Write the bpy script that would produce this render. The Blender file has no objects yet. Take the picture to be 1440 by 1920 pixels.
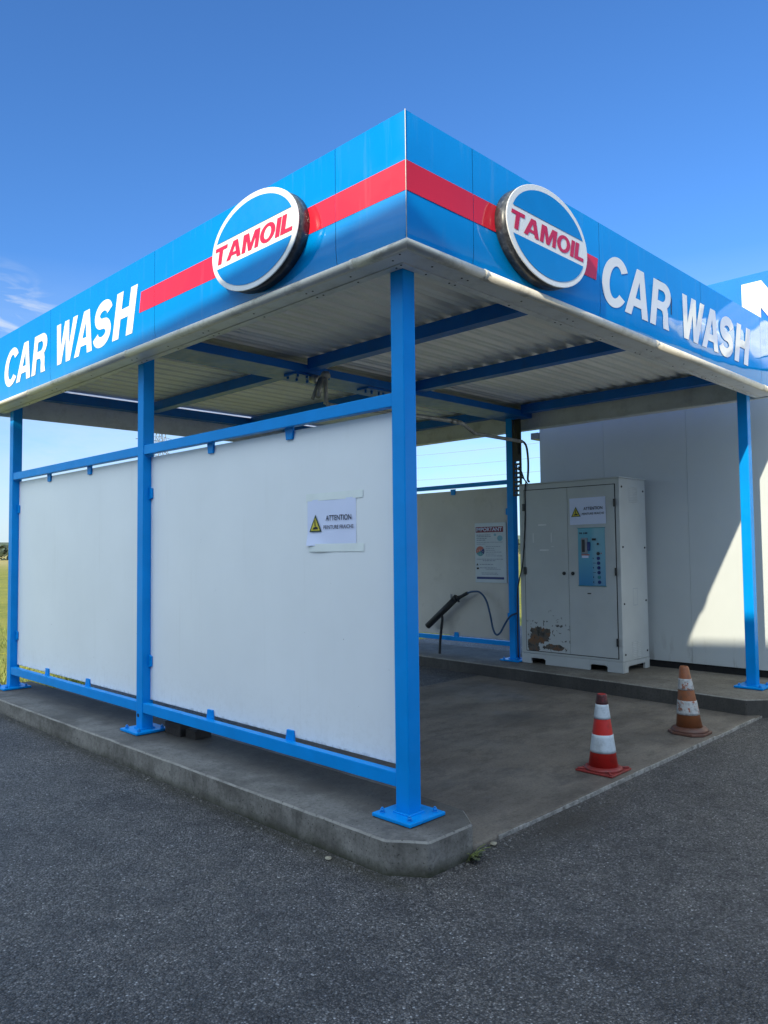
import bpy, bmesh, math, random
from mathutils import Vector, Matrix
random.seed(7)
scene = bpy.context.scene
COL = scene.collection
R = math.radians

# ------------------------------------------------------------------ materials
MATS = {}
class NT:
    """small node-tree builder"""
    def __init__(s, name):
        m = bpy.data.materials.new(name); m.use_nodes = True
        s.m = m; s.t = m.node_tree; s.n = s.t.nodes; s.l = s.t.links
        s.b = s.n['Principled BSDF']; s.geo = s.n.new('ShaderNodeNewGeometry'); s.pos = s.geo.outputs['Position']
        MATS[name] = m
    def link(s, a, b): s.l.new(a, b)
    def mapv(s, scale=(1,1,1), loc=(0,0,0), vec=None):
        n = s.n.new('ShaderNodeMapping'); n.inputs['Scale'].default_value = scale; n.inputs['Location'].default_value = loc
        s.link(vec or s.pos, n.inputs['Vector']); return n.outputs[0]
    def noise(s, scale, detail=4, rough=.55, vec=None, dist=0):
        n = s.n.new('ShaderNodeTexNoise'); n.inputs['Scale'].default_value = scale; n.inputs['Detail'].default_value = detail
        n.inputs['Roughness'].default_value = rough; n.inputs['Distortion'].default_value = dist
        s.link(vec or s.pos, n.inputs['Vector']); return n.outputs['Fac']
    def voro(s, scale, out='Color', feature='F1', vec=None):
        n = s.n.new('ShaderNodeTexVoronoi'); n.inputs['Scale'].default_value = scale; n.feature = feature
        s.link(vec or s.pos, n.inputs['Vector']); return n.outputs[out]
    def ramp(s, fac, stops):
        n = s.n.new('ShaderNodeValToRGB'); e = n.color_ramp.elements
        while len(e) < len(stops): e.new(.5)
        for el, (p, c) in zip(e, stops):
            el.position = p; el.color = (c, c, c, 1) if isinstance(c, (int, float)) else (*c, 1)
        s.link(fac, n.inputs[0]); return n.outputs[0]
    def math(s, op, a, b=None, clamp=False):
        n = s.n.new('ShaderNodeMath'); n.operation = op; n.use_clamp = clamp
        for i, v in enumerate((a, b)):
            if v is None: continue
            if isinstance(v, (int, float)): n.inputs[i].default_value = v
            else: s.link(v, n.inputs[i])
        return n.outputs[0]
    def sep(s, vec=None):
        n = s.n.new('ShaderNodeSeparateXYZ'); s.link(vec or s.pos, n.inputs[0]); return n.outputs
    def mix(s, fac, a, b, mode='MIX'):
        n = s.n.new('ShaderNodeMix'); n.data_type = 'RGBA'; n.blend_type = mode
        for i, v in ((0, fac), (6, a), (7, b)):
            if isinstance(v, (int, float)): n.inputs[i].default_value = v
            elif isinstance(v, tuple): n.inputs[i].default_value = (*v, 1)
            else: s.link(v, n.inputs[i])
        return n.outputs[2]
    def bump(s, h, strength=.3, dist=.01):
        n = s.n.new('ShaderNodeBump'); n.inputs['Strength'].default_value = strength; n.inputs['Distance'].default_value = dist
        s.link(h, n.inputs['Height']); s.link(n.outputs[0], s.b.inputs['Normal']); return n
    def set(s, color=None, rough=None, metal=0, spec=None):
        for k, v in (('Base Color', color), ('Roughness', rough), ('Metallic', metal), ('Specular IOR Level', spec)):
            if v is None: continue
            if isinstance(v, tuple): s.b.inputs[k].default_value = (*v, 1)
            elif isinstance(v, (int, float)): s.b.inputs[k].default_value = v
            else: s.link(v, s.b.inputs[k])
        return s.m

def plain(name, c, rough=.5, metal=0, var=.12, vs=6, bump=0, bs=60, dirt=None, dirt_amt=.0, spec=None):
    t = NT(name)
    col = t.mix(t.ramp(t.noise(vs, 5), [(.3, 0), (.7, 1)]), tuple(x*(1-var) for x in c), tuple(min(1, x*(1+var)) for x in c))
    if dirt:
        d = t.ramp(t.noise(vs*2.3, 8, .7), [(.5, 0), (.75, dirt_amt)])
        col = t.mix(d, col, dirt)
    if bump: t.bump(t.noise(bs, 3), bump, .003)
    r = t.ramp(t.noise(vs*3, 4), [(.3, max(0, rough-.06)), (.7, min(1, rough+.08))])
    return t.set(col, r, metal, spec)

def make_materials():
    plain('blue_paint', (0, .27, .74), .34, var=.06, vs=5, bump=.05, bs=90, spec=.15)
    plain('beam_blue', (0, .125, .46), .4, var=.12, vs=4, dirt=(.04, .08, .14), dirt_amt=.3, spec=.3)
    plain('bolt_blue', (0, .24, .66), .35)
    # glossy printed fascia sheet: low waves give the wavy reflections
    def glossy(name, c, wav=.5):
        t = NT(name)
        v = t.mix(t.ramp(t.noise(1.3, 3), [(.35, 0), (.65, 1)]), tuple(x*.96 for x in c), tuple(min(1, x*1.03) for x in c))
        # rain streaks
        st = t.ramp(t.noise(1, 6, .65, t.mapv((14, 14, 1.2))), [(.55, 0), (.8, .10)])
        v = t.mix(st, v, (.30, .38, .45))
        h = t.math('ADD', t.noise(1.6, 1, .4, t.mapv((1, 1, 1.5))), t.math('MULTIPLY', t.noise(5, 1, .4, t.mapv((1, 1, 2))), .10))
        t.bump(h, wav, .035)
        t.set(v, .07, 0, .38)
        return t.m
    glossy('fascia_blue', (0, .215, .57))
    glossy('fascia_red', (.74, .022, .045))
    glossy('fascia_white', (.78, .78, .76))
    plain('logo_blue', (0, .225, .58), .18, var=.03)
    plain('joint_blue', (.01, .06, .20), .5); plain('logo_white', (.80, .80, .77), .22, var=.02)
    plain('logo_red', (.60, .012, .05), .25, var=.03)
    # dirty rim of the ovals, underside shade put into the lower tone
    t = NT('rim_dirt_shade')
    n = t.ramp(t.noise(38, 6, .65), [(.40, (.035, .037, .04)), (.58, (.085, .09, .095)), (.70, (.24, .24, .235))])
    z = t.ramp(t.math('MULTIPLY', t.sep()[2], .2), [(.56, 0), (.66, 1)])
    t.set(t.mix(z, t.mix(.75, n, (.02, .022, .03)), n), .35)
    # cream bullnose trim with black algae specks and streaks
    t = NT('trim_cream')
    d = t.ramp(t.noise(7, 8, .72), [(.52, 0), (.72, .7)])
    c = t.mix(t.ramp(t.noise(2, 4), [(.3, 0), (.7, 1)]), (.66, .61, .50), (.78, .74, .64))
    c = t.mix(d, c, (.26, .225, .165))
    sp = t.ramp(t.noise(95, 4, .6), [(.66, 0), (.72, .8)])
    c = t.mix(sp, c, (.03, .03, .03)); t.set(c, .45)
    plain('soffit_grey', (.74, .74, .73), .45, var=.06, vs=3, dirt=(.30, .28, .25), dirt_amt=.45)
    plain('lining_white', (.70, .70, .69), .5, var=.08, vs=2.5, dirt=(.25, .23, .20), dirt_amt=.4)
    # ribbed roof sheet
    t = NT('roof_sheet')
    c = t.mix(t.ramp(t.noise(1.1, 5), [(.3, 0), (.7, 1)]), (.78, .765, .725), (.86, .85, .82))
    st = t.ramp(t.noise(1, 6, .7, t.mapv((1.2, 16, 1))), [(.56, 0), (.8, .4)])
    c = t.mix(st, c, (.36, .33, .28)); t.set(c, .5)
    # white side panels (wet paint): faint roller marks
    t = NT('panel_white')
    c = t.mix(t.ramp(t.noise(1.4, 4), [(.3, 0), (.7, 1)]), (.80, .83, .845), (.85, .88, .895))
    z = t.sep()[2]
    low = t.ramp(t.math('ADD', t.math('MULTIPLY', z, .5), t.math('MULTIPLY', t.noise(30, 5), .025)), [(.118, .9), (.135, 0)])
    c = t.mix(low, c, (.10, .11, .07))
    spl = t.math('MULTIPLY', t.ramp(t.noise(26, 6, .7), [(.48, 0), (.66, 1)]), t.ramp(t.math('MULTIPLY', z, .5), [(.11, .16), (.26, 0)]))
    c = t.mix(spl, c, (.42, .41, .36))
    run = t.math('MULTIPLY', t.ramp(t.noise(1, 5, .6, t.mapv((20, 20, .7))), [(.56, 0), (.75, .16)]), t.ramp(t.noise(1.7, 3), [(.4, 0), (.6, 1)]))
    c = t.mix(run, c, (.52, .52, .49))
    sp = t.ramp(t.noise(38, 2), [(.78, 0), (.81, .7)])
    c = t.mix(sp, c, (.22, .22, .22))
    t.bump(t.noise(1, 4, .6, t.mapv((3, 3, 60))), .06, .002); t.set(c, .42)
    # rear panel, dull and stained
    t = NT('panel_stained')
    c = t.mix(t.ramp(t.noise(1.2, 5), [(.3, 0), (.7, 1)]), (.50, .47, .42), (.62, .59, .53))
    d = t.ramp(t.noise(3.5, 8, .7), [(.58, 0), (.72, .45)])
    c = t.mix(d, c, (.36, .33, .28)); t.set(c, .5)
    # asphalt: mosaic of small stones, tar between, pale grains and big patches
    t = NT('asphalt')
    n = t.n.new('ShaderNodeTexVoronoi'); n.inputs['Scale'].default_value = 116; t.link(t.pos, n.inputs['Vector'])
    g = t.n.new('ShaderNodeSeparateColor'); t.link(n.outputs['Color'], g.inputs[0])
    stone = t.ramp(g.outputs[0], [(.0, (.070, .064, .059)), (.35, (.17, .155, .143)), (.78, (.32, .297, .277)), (.965, (.46, .435, .41)), (.996, (.82, .80, .77))])
    gap = t.ramp(n.outputs['Distance'], [(.25, 0), (.62, .75)])
    c = t.mix(gap, stone, (.055, .052, .050))
    big = t.ramp(t.noise(.9, 6, .65), [(.32, (.50, .50, .53)), (.48, (.86, .86, .88)), (.66, (1.0, .975, .95))])
    c = t.mix(1, c, big, 'MULTIPLY')
    med = t.ramp(t.noise(7, 5, .7), [(.35, (.62, .62, .64)), (.65, (1.0, 1.0, 1.0))])
    c = t.mix(1, c, med, 'MULTIPLY')
    gr = t.ramp(t.noise(44, 6, .82), [(.36, (.46, .50, .50)), (.52, (.95, .95, .95)), (.64, (1.0, 1.0, 1.0))]); c = t.mix(1, c, gr, 'MULTIPLY')
    # hairline cracks and a few oil drips
    ck = t.ramp(t.voro(.42, 'Distance', 'DISTANCE_TO_EDGE', t.mapv((1, 1, 0), (.31, .2, 0), None)), [(.0016, 1), (.004, 0)])
    ckm = t.ramp(t.noise(1.1, 4, .6), [(.5, 0), (.6, .55)])
    c = t.mix(t.math('MULTIPLY', ck, ckm), c, (.03, .029, .028))
    oil = t.ramp(t.noise(2.6, 3, .5, t.mapv((1, 1, 1), (4.7, 1.3, 0))), [(.69, 0), (.74, .5)])
    c = t.mix(oil, c, (.05, .048, .048))
    # brown silt near the bay mouth and along the kerb
    sx = t.sep()
    ax = t.math('ABSOLUTE', t.math('SUBTRACT', sx[0], .85)); ay = t.math('ABSOLUTE', t.math('ADD', sx[1], .38))
    dd = t.math('ADD', t.math('MULTIPLY', ax, .55), t.math('MULTIPLY', ay, 2.0))
    silt = t.ramp(t.math('ADD', dd, t.math('MULTIPLY', t.noise(6, 6, .7), .6)), [(.35, .85), (.85, 0)])
    c = t.mix(silt, c, t.mix(t.noise(70, 4), (.035, .028, .02), (.085, .07, .052)))
    ek = t.math('ABSOLUTE', t.math('ADD', sx[0], .34))
    kk = t.ramp(t.math('ADD', ek, t.math('MULTIPLY', t.noise(14, 6, .7), .12)), [(.06, .8), (.13, 0)])
    kk = t.math('MULTIPLY', kk, t.ramp(t.math('ADD', sx[1], .6), [(.25, 0), (.36, 1)]))
    c = t.mix(kk, c, t.mix(t.noise(60, 3), (.025, .022, .015), (.075, .068, .045)))
    h = t.math('SUBTRACT', g.outputs[1], t.math('MULTIPLY', n.outputs['Distance'], 1.2))
    t.bump(t.math('ADD', h, t.math('MULTIPLY', t.noise(38, 4), 1.6)), 1.0, .008)
    t.set(c, t.ramp(g.outputs[2], [(0, .42), (1, .8)]), 0, .55)
    # concrete of the kerbs
    def concrete(name, a, b, stain, amt, zlow):
        t = NT(name)
        c = t.mix(t.ramp(t.noise(2.2, 6, .65), [(.3, 0), (.7, 1)]), a, b)
        fine = t.ramp(t.noise(48, 7, .78), [(.34, (.52, .52, .52)), (.5, (.88, .88, .88)), (.66, (1.0, 1.0, 1.0))])
        c = t.mix(1, c, fine, 'MULTIPLY')
        d = t.ramp(t.noise(1.7, 7, .7, t.mapv((1, 1, 1), (3, 5, 0))), [(.46, 0), (.58, amt*.85)])
        c = t.mix(d, c, stain)
        vs = t.ramp(t.noise(1, 5, .65, t.mapv((13, 13, 2))), [(.50, 0), (.70, .5)])
        c = t.mix(vs, c, tuple(x*.45 for x in a))
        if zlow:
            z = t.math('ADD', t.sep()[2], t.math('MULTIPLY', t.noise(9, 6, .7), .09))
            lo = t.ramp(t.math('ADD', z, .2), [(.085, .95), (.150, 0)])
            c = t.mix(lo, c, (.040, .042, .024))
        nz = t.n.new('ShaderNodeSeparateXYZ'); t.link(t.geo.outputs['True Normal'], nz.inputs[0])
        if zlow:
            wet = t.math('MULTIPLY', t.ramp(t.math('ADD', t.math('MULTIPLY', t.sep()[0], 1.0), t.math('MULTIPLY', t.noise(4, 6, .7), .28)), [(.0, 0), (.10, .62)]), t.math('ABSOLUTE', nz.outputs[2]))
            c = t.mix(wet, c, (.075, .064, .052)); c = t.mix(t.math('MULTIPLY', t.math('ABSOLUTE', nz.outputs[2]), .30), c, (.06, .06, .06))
        else:
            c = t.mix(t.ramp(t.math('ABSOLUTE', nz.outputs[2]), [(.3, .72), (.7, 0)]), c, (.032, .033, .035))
        wn = t.math('MULTIPLY', t.ramp(t.math('ABSOLUTE', nz.outputs[2]), [(.2, 0), (.4, 1), (.9, 1), (.97, 0)]), t.ramp(t.noise(6, 6, .7), [(.36, .25), (.6, .9)]))
        c = t.mix(wn, c, (.30, .285, .255))
        pits = t.ramp(t.noise(70, 3), [(.31, .85), (.36, 0)])
        c = t.mix(pits, c, (.03, .028, .024))
        t.bump(t.noise(75, 5, .7), .45, .005)
        t.set(c, .82, 0, .25)
    concrete('kerb_concrete', (.20, .186, .164), (.315, .297, .265), (.085, .078, .068), .85, True)
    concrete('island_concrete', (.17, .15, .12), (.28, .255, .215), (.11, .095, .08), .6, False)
    # bay floor: brown, oily, soaked
    t = NT('bay_concrete')
    c = t.mix(t.ramp(t.noise(1.1, 6, .65), [(.3, 0), (.7, 1)]), (.165, .138, .110), (.275, .235, .190))
    d = t.ramp(t.noise(1, 7, .7, t.mapv((.8, 2.2, 1), (1, 2, 0))), [(.45, 0), (.62, .5)])
    c = t.mix(d, c, (.085, .072, .060))
    d2 = t.ramp(t.noise(4, 9, .78, t.mapv((.9, 1.7, 1))), [(.50, 0), (.62, .45)])
    c = t.mix(d2, c, (.066, .056, .046))
    fine = t.ramp(t.noise(60, 7, .78), [(.34, (.55, .55, .55)), (.5, (.9, .9, .9)), (.66, (1.0, 1.0, 1.0))]); c = t.mix(1, c, fine, 'MULTIPLY')
    fl = t.ramp(t.noise(33, 4, .7, t.mapv((1, 3, 1))), [(.68, 0), (.74, .5)]); c = t.mix(fl, c, (.21, .20, .18))
    t.bump(t.noise(60, 5, .7), .35, .004); t.set(c, t.ramp(t.noise(1.6, 5), [(.35, .45), (.65, .8)]), 0, .35)
    plain('edge_worn', (.255, .245, .22), .8, var=.45, vs=16, dirt=(.12, .11, .098), dirt_amt=.95, bump=.4, bs=80)
    plain('lip_metal', (.30, .285, .26), .6, 0, var=.5, vs=25, dirt=(.05, .045, .04), dirt_amt=.9)
    # field
    t = NT('grass_field')
    c = t.mix(t.ramp(t.noise(.35, 7, .7), [(.3, 0), (.7, 1)]), (.17, .20, .045), (.36, .33, .08))
    fl = t.ramp(t.noise(5, 5, .7), [(.56, 0), (.66, .8)]); c = t.mix(fl, c, (.55, .46, .03))
    dk = t.ramp(t.noise(14, 5, .7), [(.3, .55), (.5, 0)]); c = t.mix(dk, c, (.07, .09, .025))
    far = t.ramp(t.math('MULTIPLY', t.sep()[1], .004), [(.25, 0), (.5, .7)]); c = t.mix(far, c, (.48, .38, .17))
    t.bump(t.noise(18, 5), .8, .05); t.set(c, .9, 0, .1)
    plain('grass_blade', (.20, .24, .05), .7, var=.5, vs=9)
    plain('tree_leaf', (.055, .075, .04), .8, var=.5, vs=.25)
    plain('hill_haze', (.11, .15, .13), .95, var=.2, vs=.004)
    # neighbouring hall
    t = NT('hall_wall')
    c = t.mix(t.ramp(t.noise(.9, 5), [(.3, 0), (.7, 1)]), (.52, .555, .56), (.58, .615, .62))
    z = t.sep()[2]
    st = t.ramp(t.noise(1, 7, .7, t.mapv((9, 9, 1.6))), [(.54, 0), (.72, 1)])
    lo = t.ramp(t.math('MULTIPLY', z, .5), [(.02, .85), (.22, 0)])
    c = t.mix(t.math('MULTIPLY', st, lo), c, (.20, .19, .17)); t.set(c, .48)
    plain('hall_blue', (.006, .16, .62), .25, var=.05, vs=2)
    plain('hall_white', (.82, .82, .80), .4, var=.03)
    plain('dark_gap', (.012, .012, .013), .8)
    plain('gutter_grey', (.25, .27, .30), .4)
    # cabinet enamel, chips and rust on the left door
    def enamel(name, rust):
        t = NT(name)
        c = t.mix(t.ramp(t.noise(2, 5), [(.3, 0), (.7, 1)]), (.46, .48, .475), (.53, .55, .54))
        if rust:
            s = t.sep()
            def blob(y, z, ry, rz, amp=.62):
                dy = t.math('DIVIDE', t.math('SUBTRACT', s[1], y), ry); dz = t.math('DIVIDE', t.math('SUBTRACT', s[2], z), rz)
                d = t.math('SQRT', t.math('ADD', t.math('MULTIPLY', dy, dy), t.math('MULTIPLY', dz, dz)))
                return t.math('ADD', d, t.math('MULTIPLY', t.math('SUBTRACT', t.noise(16, 5, .65), .5), amp*2.4))
            a = blob(2.30, .325, .125, .10); b = blob(2.225, .355, .09, .065); b2 = blob(2.36, .215, .085, .13); k = blob(2.09, .205, .15, .036)
            m = t.math('MINIMUM', t.math('MINIMUM', a, b), t.math('MINIMUM', b2, k))
            mask = t.ramp(m, [(.93, 1), (.97, 0)]); halo = t.ramp(m, [(.9, .9), (1.12, 0)])
            rc = t.ramp(t.noise(13, 6, .7), [(.36, (.022, .017, .014)), (.5, (.10, .085, .07)), (.6, (.17, .075, .03)), (.75, (.30, .12, .035))])
            c = t.mix(t.math('MULTIPLY', halo, .35), c, (.28, .20, .13)); c = t.mix(mask, c, rc)
            area = blob(2.16, .30, .42, .36, .3)
            ch = t.math('MULTIPLY', t.ramp(t.noise(21, 3, .6), [(.625, 0), (.645, 1)]), t.ramp(area, [(.5, 1), (1.1, 0)]))
            c = t.mix(ch, c, (.03, .024, .02))
        sp = t.ramp(t.noise(42, 2), [(.82, 0), (.84, .8)]); c = t.mix(sp, c, (.07, .06, .055))
        t.set(c, .38)
    enamel('enamel', False); enamel('enamel_rusty', True)
    plain('black_plastic', (.018, .018, .02), .45)
    plain('rubber_black', (.022, .023, .024), .55, var=.3, vs=12)
    plain('hose_blue', (.02, .07, .16), .45)
    plain('galvanised', (.30, .30, .29), .42, .6, var=.3, vs=14)
    plain('pipe_grey', (.34, .34, .33), .4, .2, var=.25, vs=12, dirt=(.1, .09, .08), dirt_amt=.7)
    t = NT('control_face')
    s = t.sep()
    g = t.ramp(t.math('DIVIDE', t.math('SUBTRACT', s[2], .91), .61), [(0, (.03, .22, .46)), (.45, (.10, .36, .52)), (1, (.12, .40, .50))])
    l = t.ramp(t.math('DIVIDE', t.math('SUBTRACT', 1.60, s[1]), .17), [(0, 0), (.3, .35), (1, .22)])
    t.set(t.mix(l, g, (.42, .58, .62)), .3)
    plain('paper', (.70, .76, .96), .75, var=.02, vs=5)
    plain('tape', (.80, .855, .825), .5, var=.05)
    plain('ink', (.015, .022, .06), .6)
    plain('ink_black', (.012, .012, .012), .6)
    plain('ink_faint', (.22, .27, .36), .6)
    plain('warn_yellow', (.62, .52, .04), .5)
    plain('warn_green', (.02, .05, .035), .5)
    plain('sign_white', (.56, .62, .66), .4, var=.04)
    plain('sign_red', (.22, .02, .05), .45)
    plain('sign_navy', (.01, .03, .18), .45)
    plain('sign_teal', (.04, .26, .30), .45); plain('sign_coral', (.48, .13, .10), .45); plain('sign_sky', (.20, .42, .52), .45)
    plain('red_led', (.5, .02, .02), .4); plain('steel', (.45, .45, .45), .3, .8)
    def cone(name, c, dirt, amt, vs=16):
        t = NT(name)
        v = t.mix(t.ramp(t.noise(9, 5), [(.3, 0), (.7, 1)]), tuple(x*.8 for x in c), c)
        st = t.ramp(t.noise(vs, 7, .72), [(.5, 0), (.68, amt)]); v = t.mix(st, v, dirt)
        t.bump(t.noise(90, 3), .15, .002); t.set(v, .5)
    cone('cone_red', (.62, .022, .015), (.12, .02, .018), .45)
    cone('cone_base_red', (.30, .035, .03), (.07, .03, .025), .8)
    cone('cone_top_dark', (.07, .02, .02), (.35, .02, .03), .9, 22)
    cone('cone_white', (.62, .68, .72), (.24, .26, .27), .5)
    cone('cone_orange', (.30, .095, .032), (.13, .065, .035), .8)
    cone('cone_base_brown', (.15, .065, .045), (.07, .045, .035), .8)
    t = NT('cone_white_scuffed')
    m = t.ramp(t.noise(17, 6, .7), [(.52, 0), (.56, 1)])
    v = t.mix(m, (.50, .50, .49), (.34, .09, .03)); g = t.ramp(t.noise(40, 6, .7), [(.45, 0), (.65, .7)])
    t.set(t.mix(g, v, (.2, .19, .18)), .55)
    plain('wood_dark', (.032, .026, .022), .8, var=.4, vs=14, bump=.5, bs=60)
    plain('leaf_green', (.10, .115, .06), .5, var=.4, vs=30)
    plain('stone_beige', (.30, .27, .20), .8, var=.3, vs=40)
    plain('stone_grey', (.15, .143, .13), .85, var=.5, vs=60)
    plain('wire_dark', (.22, .24, .27), .6)
    plain('station_wall', (.58, .60, .63), .7); plain('station_glass', (.03, .04, .05), .1); plain('station_trim', (.35, .36, .37), .6)
make_materials()

# ------------------------------------------------------------------ mesh helpers
class MB:
    def __init__(s): s.bm = bmesh.new()
    def box(s, x0, x1, y0, y1, z0, z1, mi=0):
        v = [s.bm.verts.new((x, y, z)) for x in (x0, x1) for y in (y0, y1) for z in (z0, z1)]
        for f in ((0,1,3,2), (4,6,7,5), (0,4,5,1), (2,3,7,6), (0,2,6,4), (1,5,7,3)):
            fc = s.bm.faces.new([v[i] for i in f]); fc.material_index = mi
        return s
    def prism(s, pts, z0, z1, to=lambda x, y, z: (x, y, z), mi=0):
        a = [s.bm.verts.new(to(x, y, z0)) for x, y in pts]; b = [s.bm.verts.new(to(x, y, z1)) for x, y in pts]
        n = len(pts)
        fs = [s.bm.faces.new(a[::-1]), s.bm.faces.new(b)]
        for i in range(n): fs.append(s.bm.faces.new((a[i], a[(i+1) % n], b[(i+1) % n], b[i])))
        for f in fs: f.material_index = mi
        return s
    def cyl(s, p, q, r, r2=None, seg=16, caps=True):
        p = Vector(p); q = Vector(q); d = (q-p).normalized(); r2 = r if r2 is None else r2
        u = d.orthogonal().normalized(); w = d.cross(u)
        a = [s.bm.verts.new(p + (u*math.cos(2*math.pi*i/seg) + w*math.sin(2*math.pi*i/seg))*r) for i in range(seg)]
        b = [s.bm.verts.new(q + (u*math.cos(2*math.pi*i/seg) + w*math.sin(2*math.pi*i/seg))*r2) for i in range(seg)]
        for i in range(seg):
            f = s.bm.faces.new((a[i], a[(i+1) % seg], b[(i+1) % seg], b[i])); f.smooth = True
        if caps: s.bm.faces.new(a[::-1]); s.bm.faces.new(b)
        return s
    def tube(s, pts, r, seg=10, sub=6):
        P = [Vector(p) for p in pts]
        if sub > 1 and len(P) > 2:
            Q = []
            for i in range(len(P)-1):
                p0 = P[max(i-1, 0)]; p1 = P[i]; p2 = P[i+1]; p3 = P[min(i+2, len(P)-1)]
                for k in range(sub):
                    t = k/sub
                    Q.append(.5*((2*p1) + (p2-p0)*t + (2*p0-5*p1+4*p2-p3)*t*t + (3*p1-p0-3*p2+p3)*t**3))
            Q.append(P[-1]); P = Q
        rings = []; u = None
        for i, p in enumerate(P):
            d = (P[min(i+1, len(P)-1)] - P[max(i-1, 0)]).normalized()
            u = (u - d*u.dot(d)).normalized() if u else d.orthogonal().normalized()
            w = d.cross(u)
            rings.append([s.bm.verts.new(p + (u*math.cos(2*math.pi*k/seg) + w*math.sin(2*math.pi*k/seg))*r) for k in range(seg)])
        for a, b in zip(rings, rings[1:]):
            for k in range(seg):
                f = s.bm.faces.new((a[k], a[(k+1) % seg], b[(k+1) % seg], b[k])); f.smooth = True
        s.bm.faces.new(rings[0][::-1]); s.bm.faces.new(rings[-1])
        return s
    def lathe(s, prof, c, seg=40, sx=1, sy=1, ax=lambda x, y, z: (x, y, z)):
        rings = []
        for r, z in prof:
            rings.append([s.bm.verts.new(ax(c[0]+r*sx*math.cos(2*math.pi*k/seg), c[1]+r*sy*math.sin(2*math.pi*k/seg), c[2]+z)) for k in range(seg)])
        for a, b in zip(rings, rings[1:]):
            for k in range(seg):
                f = s.bm.faces.new((a[k], a[(k+1) % seg], b[(k+1) % seg], b[k])); f.smooth = True
        s.bm.faces.new(rings[0][::-1]); s.bm.faces.new(rings[-1])
        return s
    def quad(s, pts, mi=0):
        f = s.bm.faces.new([s.bm.verts.new(p) for p in pts]); f.material_index = mi; return s
    def build(s, name, mat, parent=None, bevel=0, xf=None, sharp=35, seg=2):
        me = bpy.data.meshes.new(name)
        bmesh.ops.recalc_face_normals(s.bm, faces=s.bm.faces)
        s.bm.to_mesh(me); s.bm.free()
        if xf: me.transform(xf)
        o = bpy.data.objects.new(name, me); COL.objects.link(o)
        for m in (mat if isinstance(mat, (list, tuple)) else [mat]): me.materials.append(MATS[m])
        if parent is not None:
            o.parent = parent; me.transform(Matrix.Translation(-world_loc(parent)))
        if bevel:
            b = o.modifiers.new('bevel', 'BEVEL'); b.width = bevel; b.segments = seg; b.limit_method = 'ANGLE'; b.angle_limit = R(sharp)
        return o

def world_loc(o):
    v = Vector((0, 0, 0))
    while o: v += o.location; o = o.parent
    return v
def tag(o, label=None, cat=None, group=None, kind=None):
    for k, v in (('label', label), ('category', cat), ('group', group), ('kind', kind)):
        if v: o[k] = v
    return o
def thing(name, loc, label, cat, group=None):
    o = bpy.data.objects.new(name, None); COL.objects.link(o); o.location = loc; o.empty_display_size = .1
    return tag(o, label, cat, group)
def dup(o, loc, parent):
    c = o.copy(); COL.objects.link(c); c.parent = parent; c.location = loc
    for ch in o.children:
        d = ch.copy(); COL.objects.link(d); d.parent = c
    return c

# frames: map (u reading direction, v up, w outward) to world
def frame_left(x):  return lambda u, v, w: (x-w, -u, v)      # faces -x, reads towards -y  (u = -y)
def frame_front(y): return lambda u, v, w: (u, y-w, v)       # faces -y, reads towards +x
def to_matrix(fr):
    o = Vector(fr(0, 0, 0)); a = Vector(fr(1, 0, 0))-o; b = Vector(fr(0, 1, 0))-o; c = Vector(fr(0, 0, 1))-o
    return Matrix(((a.x, b.x, c.x, o.x), (a.y, b.y, c.y, o.y), (a.z, b.z, c.z, o.z), (0, 0, 0, 1)))

def glyph_mesh(txt, bold=.03, shear=0.0, res=6, space=1.0):
    cu = bpy.data.curves.new('lettering', 'FONT'); cu.body = txt; cu.size = 1; cu.offset = bold; cu.shear = shear
    cu.resolution_u = res; cu.space_character = space; cu.fill_mode = 'FRONT'
    ob = bpy.data.objects.new('lettering', cu); COL.objects.link(ob)
    dg = bpy.context.evaluated_depsgraph_get(); dg.update()
    me = bpy.data.meshes.new_from_object(ob.evaluated_get(dg))
    bpy.data.objects.remove(ob); bpy.data.curves.remove(cu)
    return me

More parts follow.
